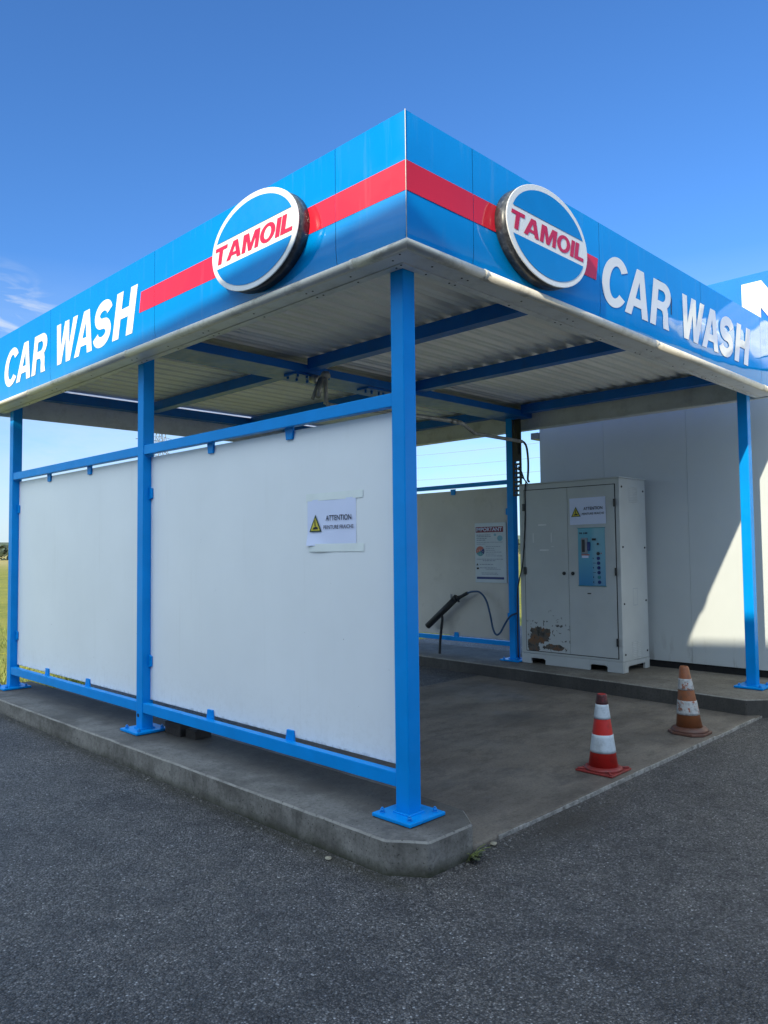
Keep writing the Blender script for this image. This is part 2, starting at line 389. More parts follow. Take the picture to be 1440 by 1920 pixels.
# bold grotesque capitals drawn as polygons (cap height 1): outline first, then counters
def _arc(cx, cy, rx, ry, a0, a1, n=18): return [(cx+rx*math.cos(R(a0+(a1-a0)*k/n)), cy+ry*math.sin(R(a0+(a1-a0)*k/n))) for k in range(n+1)]
def _stroke(pts, t):
    L, Q = [], []
    for i, p in enumerate(pts):
        a = Vector(pts[max(i-1, 0)]); b = Vector(pts[min(i+1, len(pts)-1)]); d = (b-a).normalized(); n = Vector((-d.y, d.x))
        k = t*(1+.14*abs(d.y)) if True else t
        L.append(tuple(Vector(p)+n*k/2)); Q.append(tuple(Vector(p)-n*k/2))
    return L+Q[::-1]
GLY = {
 'C': [_arc(.45, .5, .45, .515, 36, 324, 40)+_arc(.45, .5, .205, .33, 319, 41, 40)],
 'O': [_arc(.47, .5, .47, .515, 0, 354, 47), _arc(.47, .5, .22, .33, 0, 354, 47)],
 'A': [[(0, 0), (.345, 1), (.655, 1), (1.0, 0), (.73, 0), (.665, .20), (.335, .20), (.27, 0)], [(.39, .375), (.61, .375), (.50, .735)]],
 'R': [[(0, 0), (0, 1)]+_arc(.50, .71, .36, .29, 90, -52, 20)+[(.73, .46), (.785, .36), (.82, .16), (.90, 0), (.62, 0), (.58, .12), (.565, .27), (.51, .365), (.43, .385), (.26, .385), (.26, 0)],
       [(.26, .815)]+_arc(.46, .6925, .145, .1225, 90, -90, 14)+[(.26, .57)]],
 'W': [[(0, 1), (.265, 1), (.395, .38), (.525, 1), (.785, 1), (.915, .38), (1.045, 1), (1.31, 1), (1.06, 0), (.80, 0), (.655, .60), (.51, 0), (.25, 0)]],
 'S': [_stroke(_arc(.43, .695, .305, .195, 14, 255, 26)+_arc(.43, .305, .315, .20, 75, -166, 26), .222)],
 'H': [[(0, 0), (0, 1), (.265, 1), (.265, .615), (.575, .615), (.575, 1), (.84, 1), (.84, 0), (.575, 0), (.575, .41), (.265, .41), (.265, 0)]],
 'T': [[(0, 1), (.84, 1), (.84, .785), (.55, .785), (.55, 0), (.29, 0), (.29, .785), (0, .785)]],
 'M': [[(0, 0), (0, 1), (.355, 1), (.545, .40), (.735, 1), (1.09, 1), (1.09, 0), (.845, 0), (.845, .66), (.65, 0), (.44, 0), (.245, .66), (.245, 0)]],
 'I': [[(0, 0), (0, 1), (.265, 1), (.265, 0)]],
 'L': [[(0, 0), (0, 1), (.265, 1), (.265, .215), (.70, .215), (.70, 0)]],
 'N': [[(0, 0), (0, 1), (.265, 1), (.645, .38), (.645, 1), (.89, 1), (.89, 0), (.625, 0), (.245, .62), (.245, 0)]],
}
def cap_mesh(txt, shear, gap=.055):
    cu = bpy.data.curves.new('lettering', 'CURVE'); cu.dimensions = '2D'; cu.fill_mode = 'FRONT'
    x = 0
    for ch in txt:
        wd = max(p[0] for p in GLY[ch][0])
        for poly in GLY[ch]:
            sp = cu.splines.new('POLY'); sp.points.add(len(poly)-1); sp.use_cyclic_u = True
            for q, (a, b) in zip(sp.points, poly): q.co = (x+a+shear*b, b, 0, 1)
        x += wd+gap
    ob = bpy.data.objects.new('lettering', cu); COL.objects.link(ob)
    dg = bpy.context.evaluated_depsgraph_get(); dg.update()
    me = bpy.data.meshes.new_from_object(ob.evaluated_get(dg))
    bpy.data.objects.remove(ob); bpy.data.curves.remove(cu)
    return me
def glyph_into(mb, txt, u0, u1, v0, v1, fr, w, bold=.03, shear=0.0, space=1.0, depth=0, caps=False):
    me = cap_mesh(txt, shear) if caps else glyph_mesh(txt, bold, shear, space=space)
    xs = [v.co.x for v in me.vertices]; ys = [v.co.y for v in me.vertices]
    ax, bx, ay, by = min(xs), max(xs), min(ys), max(ys)
    for v in me.vertices:
        u = u0+(v.co.x-ax)/(bx-ax)*(u1-u0); q = v0+(v.co.y-ay)/(by-ay)*(v1-v0)
        v.co = fr(u, q, w)
    tmp = bmesh.new(); tmp.from_mesh(me)
    n0 = Vector(fr(0, 0, 1))-Vector(fr(0, 0, 0))
    if depth:
        r = bmesh.ops.extrude_face_region(tmp, geom=tmp.faces[:])
        bmesh.ops.translate(tmp, verts=[g for g in r['geom'] if isinstance(g, bmesh.types.BMVert)], vec=n0*depth)
    t2 = bpy.data.meshes.new('t'); tmp.to_mesh(t2); tmp.free()
    mb.bm.from_mesh(t2); bpy.data.meshes.remove(t2); bpy.data.meshes.remove(me)
def flat(mb, pts, fr, w, mi=0): mb.quad([fr(u, v, w) for u, v in pts], mi)
def frect(mb, u0, u1, v0, v1, fr, w, mi=0): flat(mb, [(u0, v0), (u1, v0), (u1, v1), (u0, v1)], fr, w, mi)
def plate(mb, u0, u1, v0, v1, w0, w1, fr): mb.prism([(u0, v0), (u1, v0), (u1, v1), (u0, v1)], w0, w1, fr)

# ------------------------------------------------------------------ measured layout (metres; z = 0 is the kerb top)
OX, OY = .2115, .2299          # fascia planes
XR, YB_ = 4.92, 5.54           # far planes of the fascia
ZB, ZT, ZS = 2.776, 3.41, 2.73
YB, YC, XD = 2.668, 5.309, 4.705
S = .045
FL = -.135                     # bay floor
GZ = -.158                     # asphalt

# ------------------------------------------------------------------ ground
mb = MB()
N = 48; ring = [0, 8, 20, 60, 150, 400, 1200, 4000]
prev = None
for r in ring:
    cur = [mb.bm.verts.new((2 + r*math.cos(2*math.pi*k/N), 2 + r*math.sin(2*math.pi*k/N), -.21)) for k in range(N)] if r else None
    if cur and not prev:
        mb.bm.faces.new(cur)
    elif cur:
        for k in range(N): mb.bm.faces.new((prev[k], prev[(k+1) % N], cur[(k+1) % N], cur[k]))
    prev = cur or prev
tag(mb.build('field', 'grass_field'), kind='structure')

mb = MB()   # asphalt forecourt, rising slightly towards the far kerb
xs = [-45, -20, -10, -6, -4, -3, -2, -1, -.4, 0, .5, 1, 2, 3, 4, 5, 7, 12, 30]
ys = [-45, -20, -10, -6, -4, -3, -2, -1.2, -.6, 0, .6, 1.2, 2, 3, 4, 5, 5.62]
def az(x, y):
    t = max(0, min(1, (y-.3)/5)); return GZ + .045*t
vv = [[mb.bm.verts.new((x, y, az(x, y))) for y in ys] for x in xs]
for i in range(len(xs)-1):
    for j in range(len(ys)-1):
        mb.bm.faces.new((vv[i][j], vv[i+1][j], vv[i+1][j+1], vv[i][j+1]))
tag(mb.build('asphalt_ground', 'asphalt'), kind='structure')

mb = MB()
mb.prism([(.2, -.245), (4.30, -.245), (4.55, -.2), (4.55, 5.58), (.2, 5.58)], -.30, FL)
o = tag(mb.build('bay_floor', 'bay_concrete', bevel=.012), kind='structure')
mb = MB()
random.seed(3)
x = .40
while x < 4.33:
    w = min(random.uniform(.16, .5), 4.34-x)
    mb.box(x, x+w-.002, -.250-random.uniform(0, .006), -.2452, -.25, FL+random.uniform(-.006, .004)); x += w
tag(mb.build('floor_edge', 'lip_metal', bevel=.004), kind='structure')

def island(name, pts, label):
    random.seed(len(pts)); out = []
    for i, p in enumerate(pts):     # hand-floated edge: the outline wanders by a few millimetres
        q = pts[(i+1) % len(pts)]; d = Vector((q[0]-p[0], q[1]-p[1])); n = max(1, int(d.length/.09)); nv = Vector((d.y, -d.x)).normalized()
        for k in range(n):
            j = random.gauss(0, .0016) - (random.uniform(.002, .006) if random.random() < .10 else 0) if k else 0
            out.append((p[0]+d.x*k/n + nv.x*j, p[1]+d.y*k/n + nv.y*j))
    mb = MB(); mb.prism(out, -.40, 0)
    o = mb.build(name, label, bevel=.009)
    o.modifiers['bevel'].segments = 1
    return tag(o, kind='structure')
island('kerb_island', [(-.302, 5.60), (-.302, -.133), (-.185, -.298), (.132, -.298), (.262, -.137), (.278, .166), (.285, 5.60)], 'kerb_concrete')
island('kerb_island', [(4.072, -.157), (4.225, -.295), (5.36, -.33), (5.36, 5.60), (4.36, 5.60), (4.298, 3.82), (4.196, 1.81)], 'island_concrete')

# distant hills, wood, grass tufts
mb = MB()
for dist, hh, sd in ((2600, 52, 1), (1800, 26, 2)):
    random.seed(sd); pts = []
    for k in range(90):
        a = R(-20 + 140*k/89)
        h = hh*(.55 + .25*math.sin(k*.21+sd) + .15*math.sin(k*.5+2*sd) + .05*random.random())
        pts.append((dist*math.cos(a), dist*math.sin(a), h))
    for a, b in zip(pts, pts[1:]):
        mb.quad([(a[0], a[1], -1), (b[0], b[1], -1), b, a])
tag(mb.build('hills', 'hill_haze'), kind='structure')
mb = MB(); random.seed(5)
for k in range(9000):
    a = R(random.uniform(10, 88)); clump = .5+.5*math.sin(a*83)+.4*math.sin(a*231+1)
    d = 195 + random.uniform(0, 14); hmax = 2.7 + 1.1*clump
    z = hmax*random.random()**.7; c = Vector((d*math.cos(a), d*math.sin(a), z-.2))
    n = Vector((random.gauss(0, 1), random.gauss(0, 1), random.gauss(0, 1))).normalized(); u = n.orthogonal().normalized(); w = n.cross(u); s_ = random.uniform(.35, .9)
    mb.quad([c+u*s_, c+w*s_*.6, c-u*s_, c-w*s_*.6])
tag(mb.build('treeline', 'tree_leaf'), kind='stuff')
mb = MB(); random.seed(9)
for k in range(5200):
    if random.random() < .6: px, py = random.uniform(-1.2, 6.5), 5.66 + random.random()**2*3.5
    else: px, py = random.uniform(-1.0, 3), 5.66+random.random()*9
    h = random.uniform(.06, .2); a = random.uniform(0, 6.28); w = random.uniform(.004, .009)
    dx, dy = math.cos(a), math.sin(a); lx, ly = random.gauss(0, .05), random.gauss(0, .05)
    mb.bm.faces.new([mb.bm.verts.new(p) for p in ((px-dx*w, py-dy*w, -.212), (px+dx*w, py+dy*w, -.212), (px+lx, py+ly, -.21+h))])
tag(mb.build('grass', 'grass_blade'), kind='stuff')

# ------------------------------------------------------------------ the wash shelter
SH = thing('wash_shelter', (2.3, 2.6, 0), 'blue open-sided car wash shelter with flat roof and white side panels', 'shelter')

# posts
def make_post(x, y, top):
    mb = MB(); mb.box(x-S, x+S, y-S, y+S, .012, top)
    p = mb.build('post', 'blue_paint', SH, bevel=.006)
    p.location = Vector((x, y, 0))-world_loc(SH); p.data.transform(Matrix.Translation(world_loc(SH)-Vector((x, y, 0))))
    h = .1294
    mb = MB(); mb.box(x-h, x+h, y-h, y+h, .004, .022)
    # weld fillet round the foot
    for a, b, c, d in ((x-S-.012, x+S+.012, y-S-.012, y-S-.0005), (x-S-.012, x+S+.012, y+S+.0005, y+S+.012), (x-S-.012, x-S-.0005, y-S, y+S), (x+S+.0005, x+S+.012, y-S, y+S)):
        mb.box(a, b, c, d, .0205, .030)
    mb.build('base_plate', 'blue_paint', p, bevel=.004)
    for sx in (-1, 1):
        for sy in (-1, 1):
            bx, by = x+sx*.092, y+sy*.092
            mb = MB(); mb.cyl((bx, by, .022), (bx, by, .026), .015, seg=16); mb.cyl((bx, by, .026), (bx, by, .039), .0115, seg=6); mb.cyl((bx, by, .039), (bx, by, .046), .006, seg=8)
            mb.build('bolt', 'bolt_blue', p)
    return p
p0 = make_post(0, 0, 2.90)
for (x, y) in ((0, YB), (0, YC), (XD, 0), (XD, YB), (XD, YC)):
    dup(p0, Vector((x, y, 0))-world_loc(SH), SH)
# round hole in the foot of the middle post
mb = MB(); mb.cyl((-S-.0015, YB+.012, .118), (-S+.01, YB+.012, .118), .014, seg=18)
mb.build('hole', 'dark_gap', SH)

# rails
def rail(x0, x1, y0, y1, z0, z1):
    mb = MB(); mb.box(x0, x1, y0, y1, z0, z1); return mb.build('rail', 'blue_paint', SH, bevel=.004)
for y0, y1 in ((S, YB-S), (YB+S, YC-S)):
    rail(-.040, .008, y0+.001, y1-.001, 2.045, 2.115); rail(-.040, .008, y0+.001, y1-.001, .142, .214)
rail(XD-.03, XD+.02, YB+S+.001, YC-S-.001, 2.085, 2.135); rail(XD-.03, XD+.02, YB+S+.001, YC-S-.001, .165, .22)

# side panels with their holding clips
def side_panel(x, y0, y1, z0, z1, mat, clips_top, clips_bot, clips_side, rx):
    mb = MB(); mb.box(x, x+.010, y0, y1, z0, z1)
    p = mb.build('side_panel', mat, SH, bevel=.0015)
    def clip(a, b, z_from, z_to):   # trapezoid tab from the rail over the panel edge
        mb = MB(); c = (a+b)/2; h = (b-a)/2
        mb.prism([(c-h, z_from), (c+h, z_from), (c+h*.72, z_to), (c-h*.72, z_to)], -.004, x-.001-rx, lambda u, v, w: (rx+w, u, v))
        mb.build('clip', 'blue_paint', p, bevel=.003)
    for c in clips_top: clip(c-.041, c+.041, z1+.022, z1-.052)
    for c in clips_bot: clip(c-.041, c+.041, z0-.028, z0+.040)
    for yc, zc, sgn in clips_side:
        mb = MB(); mb.prism([(yc, zc-.048), (yc, zc+.048), (yc+sgn*.038, zc+.036), (yc+sgn*.038, zc-.036)], -.006, x-.001-rx, lambda u, v, w: (rx+w, u, v))
        mb.build('clip', 'blue_paint', p, bevel=.003)
    return p
ya, yb = S, YB-S
pan1 = side_panel(.020, ya+.004, yb-.002, .232, 2.030, 'panel_white', (.945, 1.795), (.95, 1.80),
    ((ya, 1.757, 1), (ya, .515, 1), (yb, 1.757, -1), (yb, .515, -1)), .0085)
ya, yb = YB+S, YC-S
pan2 = side_panel(.020, ya+.002, yb-.004, .232, 2.030, 'panel_white', (3.655, 4.50), (3.655, 4.50),
    ((ya, 1.757, 1), (ya, .515, 1), (yb, 1.757, -1), (yb, .515, -1)), .0085)
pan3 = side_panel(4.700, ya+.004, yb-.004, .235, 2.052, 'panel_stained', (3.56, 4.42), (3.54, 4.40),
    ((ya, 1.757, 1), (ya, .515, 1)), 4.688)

# beams and roof
def beam(n, x0, x1, y0, y1, z0, z1, flange=True):
    mb = MB()
    if not flange: mb.box(x0, x1, y0, y1, z0, z1)
    elif (x1-x0) < (y1-y0):
        c = (x0+x1)/2; mb.box(x0, x1, y0, y1, z0, z0+.012); mb.box(c-.026, c+.026, y0+.001, y1-.001, z0+.012, z1-.010); mb.box(x0, x1, y0, y1, z1-.010, z1)
    else:
        c = (y0+y1)/2; mb.box(x0, x1, y0, y1, z0, z0+.012); mb.box(x0+.001, x1-.001, c-.026, c+.026, z0+.012, z1-.010); mb.box(x0, x1, y0, y1, z1-.010, z1)
    return mb.build(n, 'beam_blue', SH, bevel=.002)
ZR = 3.015
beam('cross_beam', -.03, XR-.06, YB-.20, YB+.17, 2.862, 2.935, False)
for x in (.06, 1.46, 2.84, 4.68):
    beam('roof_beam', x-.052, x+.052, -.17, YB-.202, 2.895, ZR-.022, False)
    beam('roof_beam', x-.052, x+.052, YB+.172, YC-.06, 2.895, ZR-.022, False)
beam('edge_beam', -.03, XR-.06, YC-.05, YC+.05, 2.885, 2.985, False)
beam('edge_light_stop', -.03, XR-.06, YC+.0505, YB_-.06, 2.978, 2.984, False)  # strip added to stop sunlight reaching the lining below
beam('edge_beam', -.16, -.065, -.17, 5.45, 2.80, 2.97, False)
mb = MB()   # ribbed roof sheet, ribs run along x
prof = []; y = -.175; pitch = .178
while y < 5.24:
    prof += [(y, ZR+.044), (y+.034, ZR+.044), (y+.054, ZR), (y+.098, ZR), (y+.102, ZR+.005), (y+.112, ZR+.005), (y+.116, ZR), (y+.158, ZR)]; y += pitch
prof.append((y, ZR+.044))
L = [mb.bm.verts.new((-.17, y, z)) for y, z in prof]; Rr = [mb.bm.verts.new((XR-.05, y, z)) for y, z in prof]
for i in range(len(prof)-1): mb.bm.faces.new((L[i], Rr[i], Rr[i+1], L[i+1]))
mb.build('roof_sheet', 'roof_sheet', SH)

# fascia: separate glossy sheets with 4 mm joints, stripe pieces, white lining, bullnose trim, soffit
def fascia_run(fr, cuts, stripe, sign):
    """fr(u,v,w): u along the run"""
    for i, (a, b) in enumerate(zip(cuts, cuts[1:])):
        mb = MB(); g = .0016
        a2 = a + (g if i else 0); b2 = b - (g if i < len(cuts)-2 else 0)
        nseg = 14
        prof = [(ZT, 0), (ZB+.12, 0), (ZB+.085, -.001), (ZB+.05, -.004), (ZB+.02, -.009), (ZB-.002, -.015)]
        bow = random.uniform(-.0015, .0015)
        rows = []
        for k in range(nseg+1):
            u = a2+(b2-a2)*k/nseg; q = bow*math.sin(math.pi*k/nseg)
            rows.append([mb.bm.verts.new(fr(u, v, w+q)) for v, w in prof])
        for r0, r1 in zip(rows, rows[1:]):
            for j in range(len(prof)-1):
                f = mb.bm.faces.new((r0[j], r1[j], r1[j+1], r0[j+1])); f.smooth = True
        # return lip at the top
        for r0, r1, k in zip(rows, rows[1:], range(nseg)):
            u0 = a2+(b2-a2)*k/nseg; u1 = a2+(b2-a2)*(k+1)/nseg
            if k == 0: lip = [mb.bm.verts.new(fr(u0, ZT, -.04))]
            lip.append(mb.bm.verts.new(fr(u1, ZT, -.04)))
            mb.bm.faces.new((r0[0], lip[-2], lip[-1], r1[0]))
        p = mb.build('fascia_panel', 'fascia_blue', SH)
        if stripe:
            s0, s1 = max(a2, stripe[0]), min(b2, stripe[1])
            if s1-s0 > .01:
                mb = MB()
                e0 = .028 if s0 == stripe[0] and stripe[2] < 0 else 0; e1 = .028 if s1 == stripe[1] and stripe[2] > 0 else 0
                if stripe[2] < 0: flat(mb, [(s0-0, 3.020), (s1, 3.020), (s1, 3.166), (s0+e0, 3.166)], fr, .0022)
                else: flat(mb, [(s0, 3.020), (s1-e1, 3.020), (s1, 3.166), (s0, 3.166)], fr, .0022)
                mb.build('stripe', 'fascia_red', p)
    return
frF = frame_front(-OY); frL = frame_left(-OX)
random.seed(4)
fascia_run(frF, [-OX, .301, 1.609, 3.20, 4.523, XR], (-OX, 1.587, 1), True)
fascia_run(frL, [-5.54, -3.947, -2.156, -.271, OY], (-2.372, OY, -1), True)
fascia_run(lambda u, v, w: (XR+w, u, v), [-OY, 1.2, 2.7, 4.2, YB_], None, False)
fascia_run(lambda u, v, w: (-u, YB_+w, v), [-XR, -3.3, -1.6, OX], None, False)
mb = MB()   # white sheet lining behind the fascia and dark joint strips
mb.box(-OX+.045, -OX+.055, -OY+.05, YB_-.05, ZS+.012, ZT-.012)
mb.box(-OX+.056, XR-.056, -OY+.045, -OY+.055, ZS+.012, ZT-.012)
mb.box(XR-.055, XR-.045, -OY+.05, YB_-.05, ZS-.008, ZT-.012)
mb.box(-OX+.056, XR-.056, YB_-.055, YB_-.045, ZS-.028, ZT-.012)
mb.build('parapet_lining', 'lining_white', SH)
mb = MB()
for c in (.301, 1.609, 3.20, 4.523): MB().box(c-.012, c+.012, -OY+.003, -OY+.012, ZB+.12, ZT-.004).build('joint_strip', 'joint_blue', SH)
for c in (.271, 2.156, 3.947): MB().box(-OX+.003, -OX+.012, c-.012, c+.012, ZB+.12, ZT-.004).build('joint_strip', 'joint_blue', SH)
mb = MB()   # thin bright corner profile
mb.cyl((-OX-.001, -OY-.001, ZB+.01), (-OX-.001, -OY-.001, ZT+.002), .0019, seg=10)
mb.build('corner_profile', 'trim_cream', SH)

def trim_run(p, q, out, joints):
    """bullnose profile + flat soffit strip swept from p to q (2-D), 'out' = outward normal"""
    p = Vector(p); q = Vector(q); d = (q-p).normalized(); out = Vector(out)
    L_ = (q-p).length; cuts = [0]+joints+[L_]
    prof = [(-.016, ZB+.004), (.012, ZB+.002)] + [(.012+.027*math.sin(t), ZB-.023+.025*math.cos(t)) for t in [math.pi*k/8 for k in range(1, 8)]] + [(.012, ZB-.048), (-.006, ZB-.048), (-.008, ZB-.020)]
    for i, (a, b) in enumerate(zip(cuts, cuts[1:])):
        mb = MB(); rows = []
        a2 = a + (.0015 if i else -.0); b2 = b
        for s_ in (a2, b2):
            row = []
            for o_, z in prof:
                ext = 0
                if s_ == 0: ext = -o_
                if s_ == L_: ext = o_
                pt = p + d*(s_+ext) + out*o_
                row.append(mb.bm.verts.new((pt.x, pt.y, z)))
            rows.append(row)
        for j in range(len(prof)):
            f = mb.bm.faces.new((rows[0][j], rows[1][j], rows[1][(j+1) % len(prof)], rows[0][(j+1) % len(prof)])); f.smooth = 1 <= j <= 8
        mb.bm.faces.new(rows[0]); mb.bm.faces.new(rows[1][::-1])
        tr = mb.build('trim', 'trim_cream', SH)
        if i:   # cover sleeve at the joint
            mb = MB(); rows = []
            for s_ in (a-.012, a+.012):
                rows.append([mb.bm.verts.new((*(p+d*s_+out*(o_+(.0028 if 1 <= j <= 9 else 0))), z+(-.002 if j >= 8 else .001))) for j, (o_, z) in enumerate(prof)])
            for j in range(len(prof)):
                mb.bm.faces.new((rows[0][j], rows[1][j], rows[1][(j+1) % len(prof)], rows[0][(j+1) % len(prof)]))
            mb.bm.faces.new(rows[0]); mb.bm.faces.new(rows[1][::-1])
            mb.build('joint_sleeve', 'trim_cream', tr)
trim_run((XR, -OY), (-OX, -OY), (0, -1), [XR-4.52, XR-2.35, XR-.37])
trim_run((-OX, -OY), (-OX, YB_), (-1, 0), [.35, 2.75, 4.6])
trim_run((-OX, YB_), (XR, YB_), (0, 1), [2.2])
trim_run((XR, YB_), (XR, -OY), (1, 0), [2.4])
# soffit strips with gaps between sheets and screw heads
def soffit(rects, z0):
    for r in rects:
        mb = MB(); mb.box(*r, z0, z0+.006)
        sp = mb.build('soffit', 'soffit_grey', SH)
        x0, x1, y0, y1 = r
        lx, ly = x1-x0, y1-y0
        if lx > ly: pts = [(x0+lx*f, (y0+y1)/2) for f in (.03, .5, .97)]
        else: pts = [((x0+x1)/2, y0+ly*f) for f in (.03, .5, .97)]
        for a, b in pts: MB().cyl((a, b, z0-.002), (a, b, z0+.001), .0055, seg=8).build('screw', 'dark_gap', sp)
ZF = ZS+.004
g = .0018
IO = -.103; II = -.098
xc = [-OX+.010, .30, 1.35, 2.42, 3.6, XR]; yc = [-OY+.010, .55, 1.6, 2.55, 4.0, YB_]
for lo, hi, dz in ((None, IO, 0), (II, -.050, -.003)):
    for j, (a, b) in enumerate(zip(xc, xc[1:])):
        a2 = (a+g if j else (-OX+.010 if lo is None else II)); soffit([(a2, b-g, -OY+.010 if lo is None else II, hi)], ZF+dz)
    for j, (a, b) in enumerate(zip(yc, yc[1:])):
        a2 = (a+g if j else hi+.0015); soffit([(-OX+.010 if lo is None else II, hi, a2, b-g)], ZF+dz)
mb = MB(); mb.box(-OX+.01, XR-.06, -.115, -.085, ZF+.0075, ZF+.010); mb.box(-.115, -.085, -.084, YB_-.06, ZF+.0075, ZF+.010); mb.build('seam_backing', 'dark_gap', SH)
mb = MB()   # inner folded edge of the soffit
mb.box(-.0545, -.0505, -.0500, YB_-.06, ZF+.0065, ZF+.05); mb.box(-.0500, XR-.06, -.0545, -.0505, ZF+.0065, ZF+.05)
mb.build('soffit_edge', 'soffit_grey', SH)
mb = MB()   # boxed inner trough behind the post line
mb.box(XR-.10, XR-.056, .0, YB_-.1, ZS-.006, ZS+.010)
mb.build('gutter', 'soffit_grey', SH)

# lettering on the fascia
GL = [('C', 1.632, 1.985), ('A', 1.930, 2.268), ('R', 2.298, 2.648), ('W', 2.852, 3.264), ('A', 3.196, 3.522), ('S', 3.545, 3.868), ('H', 3.868, 4.264)]
def car_wash(fr, name_off, w):
    for word in (GL[:3], GL[3:]):
        mb = MB()
        for ch, a, b in word:
            glyph_into(mb, ch, a+name_off, b+name_off, 2.897 - (.006 if ch in 'CS' else 0), 3.237 + (.006 if ch in 'CS' else 0), fr, w, shear=.22, caps=True)
        mb.build('lettering', 'fascia_white', SH)
car_wash(frF, 0, .0030)
car_wash(frL, -6.655, .0030)
mb = MB()   # one letter whose foil has lifted: dark slit beside the R
mb.prism([(2.44, 3.238), (2.60, 3.215), (2.652, 3.14), (2.648, 3.03), (2.658, 3.03), (2.664, 3.15), (2.608, 3.228), (2.44, 3.246)], .0018, .0026, frF)
mb.build('lifted_foil', 'dark_gap', SH)

# ------------------------------------------------------------------ oval signs
def oval_sign(fr, cu, rev, label):
    cz, A, B, T = 3.083, .412, .272, .080
    loc = fr(cu, cz, 0)
    o = thing('oval_sign', loc, label, 'sign', 'oval logo signs on the fascia')
    n = 72
    def ell(a, b): return [(cu+a*math.cos(2*math.pi*k/n), cz+b*math.sin(2*math.pi*k/n)) for k in range(n)]
    mb = MB(); mb.prism(ell(A, B), .003, T-.004, fr)
    for f in mb.bm.faces: f.smooth = len(f.verts) == 4
    mb.build('housing', 'rim_dirt_shade', o)
    mb = MB(); mb.prism(ell(A+.003, B+.003), T-.0035, T+.004, fr)
    mb.build('face', 'logo_white', o, bevel=.003)
    for sgn in (1, -1):
        a, b = .379, .242; lim = .077
        pts = []; t0 = math.asin(lim/b)
        for k in range(37):
            t = t0 + (math.pi-2*t0)*k/36; pts.append((cu+a*math.cos(t), cz+sgn*b*math.sin(t)))
        mb = MB(); mb.bm.faces.new([mb.bm.verts.new(fr(u, v, T+.0062)) for u, v in pts])
        mb.build('blue_field', 'logo_blue', o)
    mb = MB(); glyph_into(mb, 'TAMOIL', cu-.374, cu+.366, cz-.053, cz+.053, fr, T+.0062, shear=.17, caps=True)
    mb.build('lettering', 'logo_red', o)
    return o
oval_sign(frF, .895, 1, 'oval TAMOIL logo sign on the shaded front fascia, just before the front CAR WASH lettering')
oval_sign(frL, -.887, 1, 'oval TAMOIL logo sign on the sunlit side fascia above the white panels')

# ------------------------------------------------------------------ paper notices
def notice(fr, u0, u1, v0, v1, tapes, label, tilt=0):
    c = ((u0+u1)/2, (v0+v1)/2)
    o = thing('paper_notice', fr(c[0], c[1], 0), label, 'notice', 'wet paint notices')
    ct, st = math.cos(tilt), math.sin(tilt)
    def f2(u, v, w):
        du, dv = u-c[0], v-c[1]; return fr(c[0]+du*ct-dv*st, c[1]+du*st+dv*ct, w)
    W, H = u1-u0, v1-v0
    U = lambda f: u0+W*f
    V = lambda f: v1-H*f
    mb = MB(); nx, ny = 16, 12
    def lift(fu, fv):   # the lower left corner curls off the wall
        d = max(0, (fv-.72) - .45*max(0, fu-.05)); q = .0022
        if tapes: q += .05*d*(.6+.4*math.cos(fu*7)) + .0010*math.sin(fu*9+fv*4)
        return q
    g = [[mb.bm.verts.new(f2(U(i/nx), V(j/ny), lift(i/nx, j/ny))) for j in range(ny+1)] for i in range(nx+1)]
    for i in range(nx):
        for j in range(ny):
            f = mb.bm.faces.new((g[i][j], g[i+1][j], g[i+1][j+1], g[i][j+1])); f.smooth = True
    mb.build('sheet', 'paper', o)
    def w_(fu, fv): return lift(fu, fv)+.0022
    mb = MB(); flat(mb, [(U(.048), V(.70)), (U(.313), V(.70)), (U(.18), V(.32))], f2, .0060); mb.build('warning_triangle', 'warn_green', o)
    mb = MB(); flat(mb, [(U(.082), V(.672)), (U(.279), V(.672)), (U(.18), V(.39))], f2, .0075); mb.build('triangle_face', 'warn_yellow', o)
    mb = MB()   # brush-and-drip pictogram
    flat(mb, [(U(.168), V(.45)), (U(.186), V(.44)), (U(.192), V(.58)), (U(.170), V(.58))], f2, .0088)
    flat(mb, [(U(.125), V(.645)), (U(.150), V(.60)), (U(.205), V(.585)), (U(.240), V(.61)), (U(.235), V(.645))], f2, .0088)
    mb.build('pictogram', 'ink_black', o)
    mb = MB(); glyph_into(mb, 'ATTENTION', U(.40), U(.917), V(.468), V(.352), f2, .0065, bold=.012)
    glyph_into(mb, 'PEINTURE FRAICHE', U(.352), U(.958), V(.648), V(.566), f2, .0065, bold=.006)
    mb.build('lettering', 'ink', o)
    if tapes:
        mb = MB(); plate(mb, u0-.012, u1+.055, v1-.006, v1+.036, .0026, .0030, lambda u, v, w: f2(u, v, w)); mb.build('tape', 'tape', o)
        mb = MB(); nn = 14
        rr = [[mb.bm.verts.new(f2(u0+.01+(W+.05)*k/nn, v0+dz, .0028+.007*abs(math.sin(k*.55))*(1 if k < 7 else .06))) for dz in (.010, -.008, -.034)] for k in range(nn+1)]
        for a, b in zip(rr, rr[1:]):
            for j in range(2): f = mb.bm.faces.new((a[j], b[j], b[j+1], a[j+1])); f.smooth = True
        mb.build('tape', 'tape', o)
    return o
notice(frame_left(.020), -.790, -.380, 1.345, 1.607, True, 'paper notice ATTENTION PEINTURE FRAICHE taped on the large white side panel', 0)
notice(frame_left(4.6385), -1.856, -1.418, 1.570, 1.862, False, 'paper notice ATTENTION PEINTURE FRAICHE stuck on the door of the grey machine cabinet', R(.6))

